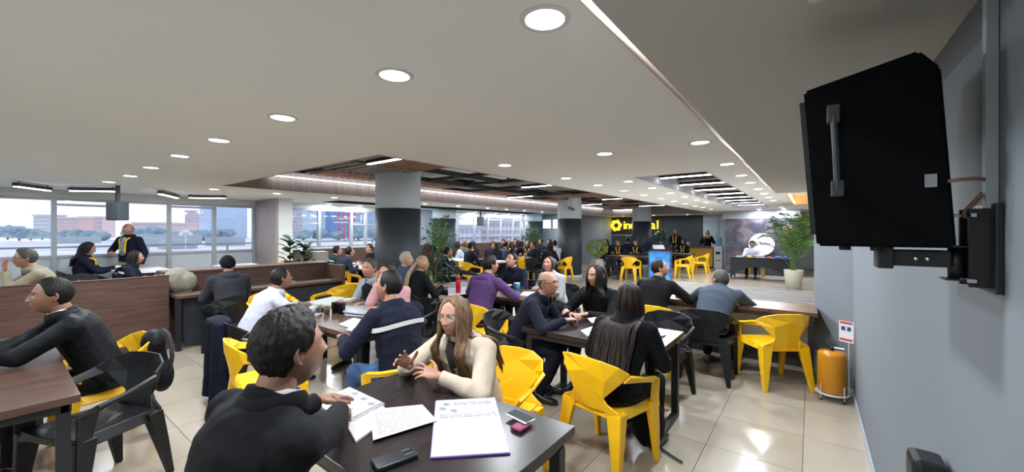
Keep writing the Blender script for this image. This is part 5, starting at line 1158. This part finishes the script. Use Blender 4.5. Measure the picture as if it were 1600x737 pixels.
for (x0, y0), (x1, y1) in zip(P, P[1:]+P[:1]):
    prev = None
    for k in range(n_+1):
        t = k/n_; x = x0+(x1-x0)*t; y = y0+(y1-y0)*t; zb = .02+.42*math.sin(PI*t)**.6*(1 if abs(x1-x0) > .1 else .6); cur = (bm.verts.new((x, y, .74)), bm.verts.new((x, y, zb)))
        if prev: bm.faces.new((prev[0], cur[0], cur[1], prev[1]))
        prev = cur
obj('cloth', bm, mat('black_table_cloth', (.014, .015, .02), .8), ct)
for sx in (-1, 1):
    for sy in (-1, 1): obj('leg', boxm(sx*.80-.015, sx*.80+.015, sy*.33-.015, sy*.33+.015, 0, .72), M_BLKM, ct)
for k, (dx, m, w_) in enumerate([(-.6, M_PAPER, .2), (-.3, mat('yellow_leaflet', (.7, .6, .1), .6), .12), (0, M_PAPER, .22), (.25, mat('red_leaflet', (.5, .05, .06), .6), .12), (.5, mat('blue_leaflet', (.06, .12, .45), .6), .16), (.70, mat('blue_leaflet', (.06, .12, .45), .6), .10)]):
    tag(obj('leaflet_stack', boxm(-1.35+dx-w_/2, -1.35+dx+w_/2, 15.35, 15.6, .746, .78+.02*(k % 3)), m), f'{["white", "yellow", "white", "red", "blue", "blue"][k]} leaflet stack, {ORD[k]} from the left on the black cloth', 'leaflets', 'leaflets on the black cloth')
# clear lectern
lc = empty('lectern', (*far(1030, 12.9)[:2], 0), R(25), 'clear glass lectern with glowing blue body and papers on top', 'lectern')
BG = mat('blue_lit_acrylic', (.04, .20, .62), .2, noise_s=4, noise_a=.8); obj('body', boxm(-.32, .32, -.12, .12, .06, .98), BG, lc); bb = BG.node_tree.nodes['Principled BSDF']; bb.inputs['Emission Color'].default_value = (.03, .25, .9, 1); bb.inputs['Emission Strength'].default_value = .12
obj('glass_side', box(box(B(), -.36, -.345, -.2, .2, 0, 1.05), .345, .36, -.2, .2, 0, 1.05), glass_mat('lectern_glass', (.75, .9, .95), .05, .2), lc)
obj('sloped_top', boxm(-.5, .5, -.38, .38, -.008, .008), MATS['lectern_glass'], lc, loc=(0, 0, 1.10), rot=(R(24), 0, 0)); obj('resting_paper', boxm(-.2, .15, -.15, .15, .009, .014), M_PAPER, lc, loc=(0, 0, 1.10), rot=(R(24), 0, 0)); obj('microphone', tube(B(), [(.1, .25, 1.18), (.05, .15, 1.30)], .012, 8), M_METAL, lc)
cam_ = empty('ceiling_camera', (-6.55, 12.0, 0), 0, 'small security camera hanging on cable before the second column', 'camera'); obj('cable', tube(B(), [(0, 0, 2.8), (0, 0, 2.45)], .012, 6), M_METAL, cam_); obj('camera_body', tube(B(), [(-.10, 0, 2.43), (.12, -.05, 2.36)], .05, 10), mat('grey_camera', (.25, .28, .3), .4), cam_, True)
# ---------------------------------------------------------------- outside
struct('ground_outside', boxm(-175, -12.6, -140, 230, -1.3, -1.2), mat('pale_roof_membrane', (.66, .68, .72), .8, noise_s=.08, noise_a=.25, stretch=(1, 1, 1)))
struct('wall_parapet', boxm(-12.6, -12.35, -20, 40, -1.2, 1.08), mat('parapet_grey', (.42, .44, .48), .8))
rl = empty('terrace_railing', (-12.5, 0, 0), 0, 'thin metal railing on the parapet outside the window', 'railing'); obj('top_rail', boxm(-.02, .02, -18, 38, 1.28, 1.32), M_ALU, rl)
for k in range(24): obj('post', boxm(-.02, .02, -16+2.2*k-.02, -16+2.2*k+.02, 1.08, 1.28), M_ALU, rl)
def zat(v, d): return EYE+(360-v)*d/FPX
def building(u0, u1, vt, d, col, label, rows=6, cols=6, depth=5, wcol=(.35, .42, .52), name='building', base=-1.2):  # facade, roof and window colours are paled to paint in distance haze
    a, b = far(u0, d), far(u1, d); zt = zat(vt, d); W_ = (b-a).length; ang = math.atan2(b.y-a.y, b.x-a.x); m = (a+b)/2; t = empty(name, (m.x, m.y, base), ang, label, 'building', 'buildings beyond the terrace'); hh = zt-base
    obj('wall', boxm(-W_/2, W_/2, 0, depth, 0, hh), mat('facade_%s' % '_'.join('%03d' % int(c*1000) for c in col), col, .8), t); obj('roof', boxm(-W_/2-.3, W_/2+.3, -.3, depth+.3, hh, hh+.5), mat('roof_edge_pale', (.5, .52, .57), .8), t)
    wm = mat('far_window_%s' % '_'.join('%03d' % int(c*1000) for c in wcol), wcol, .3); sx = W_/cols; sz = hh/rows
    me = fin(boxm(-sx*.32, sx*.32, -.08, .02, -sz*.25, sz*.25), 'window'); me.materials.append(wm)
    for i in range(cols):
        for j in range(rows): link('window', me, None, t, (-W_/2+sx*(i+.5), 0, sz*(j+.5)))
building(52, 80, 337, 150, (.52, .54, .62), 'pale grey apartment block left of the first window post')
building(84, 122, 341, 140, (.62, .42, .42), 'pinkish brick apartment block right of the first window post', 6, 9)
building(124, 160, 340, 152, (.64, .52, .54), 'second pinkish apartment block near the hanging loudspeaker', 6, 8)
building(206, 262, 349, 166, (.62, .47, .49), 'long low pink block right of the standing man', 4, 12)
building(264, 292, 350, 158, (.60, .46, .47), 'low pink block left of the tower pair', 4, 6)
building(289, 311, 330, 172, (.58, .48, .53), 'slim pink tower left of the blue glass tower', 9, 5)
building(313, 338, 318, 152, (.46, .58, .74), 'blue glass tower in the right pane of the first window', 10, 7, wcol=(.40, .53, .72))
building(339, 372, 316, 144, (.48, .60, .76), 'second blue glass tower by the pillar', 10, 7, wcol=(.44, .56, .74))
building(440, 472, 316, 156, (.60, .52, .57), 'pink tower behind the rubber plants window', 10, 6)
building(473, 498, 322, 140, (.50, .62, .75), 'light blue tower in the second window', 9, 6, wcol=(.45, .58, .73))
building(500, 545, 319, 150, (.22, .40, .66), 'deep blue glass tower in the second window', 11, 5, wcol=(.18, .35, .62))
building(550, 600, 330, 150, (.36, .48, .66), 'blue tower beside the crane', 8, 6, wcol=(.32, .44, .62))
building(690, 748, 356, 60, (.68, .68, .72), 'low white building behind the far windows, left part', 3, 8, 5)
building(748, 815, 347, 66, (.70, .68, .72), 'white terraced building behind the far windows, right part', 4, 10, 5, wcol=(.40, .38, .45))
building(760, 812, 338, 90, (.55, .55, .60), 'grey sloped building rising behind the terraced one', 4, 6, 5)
cr_ = empty('tower_crane', far(541, 120, -1.2), 0, 'red lattice crane tower in the second window', 'crane'); RED = mat('crane_red', (.62, .10, .16), .6)
for sx in (-1.6, 1.6):
    for sy in (-1.6, 1.6): obj('mast_post', boxm(sx-.14, sx+.14, sy-.14, sy+.14, 0, 22), RED, cr_)
for k in range(9):
    z = k*2.4
    obj('mast_brace', tube(B(), [(-1.6, -1.6, z), (1.6, -1.6, z+2.4)], .11, 4), RED, cr_); obj('mast_brace', tube(B(), [(1.6, -1.6, z), (-1.6, -1.6, z+2.4)], .11, 4), RED, cr_)
TREE = [mat('hazy_blue_green_foliage', (.26, .36, .44), .9, noise_s=.6, noise_a=.2), mat('hazy_green_foliage', (.30, .40, .44), .9, noise_s=.6, noise_a=.2)]  # bluish distance haze is mixed into both foliage colours
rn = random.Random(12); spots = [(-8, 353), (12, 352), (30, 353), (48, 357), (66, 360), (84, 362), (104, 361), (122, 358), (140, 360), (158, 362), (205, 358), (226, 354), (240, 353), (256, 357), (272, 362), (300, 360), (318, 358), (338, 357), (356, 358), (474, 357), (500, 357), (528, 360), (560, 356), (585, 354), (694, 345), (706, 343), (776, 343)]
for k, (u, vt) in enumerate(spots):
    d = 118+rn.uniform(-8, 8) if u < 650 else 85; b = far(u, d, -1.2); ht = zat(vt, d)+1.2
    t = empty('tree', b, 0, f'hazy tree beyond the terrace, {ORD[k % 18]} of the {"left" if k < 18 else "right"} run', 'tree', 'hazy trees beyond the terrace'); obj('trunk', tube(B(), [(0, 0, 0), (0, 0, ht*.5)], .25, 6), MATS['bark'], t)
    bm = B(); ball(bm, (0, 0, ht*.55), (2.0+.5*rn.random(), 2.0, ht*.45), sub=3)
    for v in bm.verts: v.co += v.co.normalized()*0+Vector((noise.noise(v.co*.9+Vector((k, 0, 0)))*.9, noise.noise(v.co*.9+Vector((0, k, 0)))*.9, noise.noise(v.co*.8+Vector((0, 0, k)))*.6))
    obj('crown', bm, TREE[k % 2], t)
for k, (u, v, d, w_, h_) in enumerate(sorted([(240, 372, 70, 5, 1.6), (278, 374, 62, 4, 1.4), (262, 371, 80, 9, 2.0), (352, 372, 75, 5, 1.6), (215, 376, 52, 2, 1.0), (120, 373, 90, 7, 1.4)])):
    p = far(u, d, -1.2); tag(obj('rooftop_unit', boxm(p.x-w_/2, p.x+w_/2, p.y-w_/2, p.y+w_/2, -1.2, -1.2+h_), mat('rooftop_grey', (.38, .42, .48), .7)), f'grey rooftop unit, {ORD[k]} from the left on the white terrace', 'rooftop unit', 'rooftop units on the white terrace')
sl_ = empty('street_lamp', far(290, 60, -1.2), 0, 'white globe street lamp cluster out on the terrace', 'street lamp'); obj('pole', tube(B(), [(0, 0, 0), (0, 0, 2.2)], .08, 6), M_WHITE, sl_)
for k in range(4): obj('globe', ball(B(), (.55*math.cos(k*PI/2), .55*math.sin(k*PI/2), 2.3 if k % 2 else 2.7), .32), M_WHITE, sl_)
bpy.data.scenes.remove(TS)
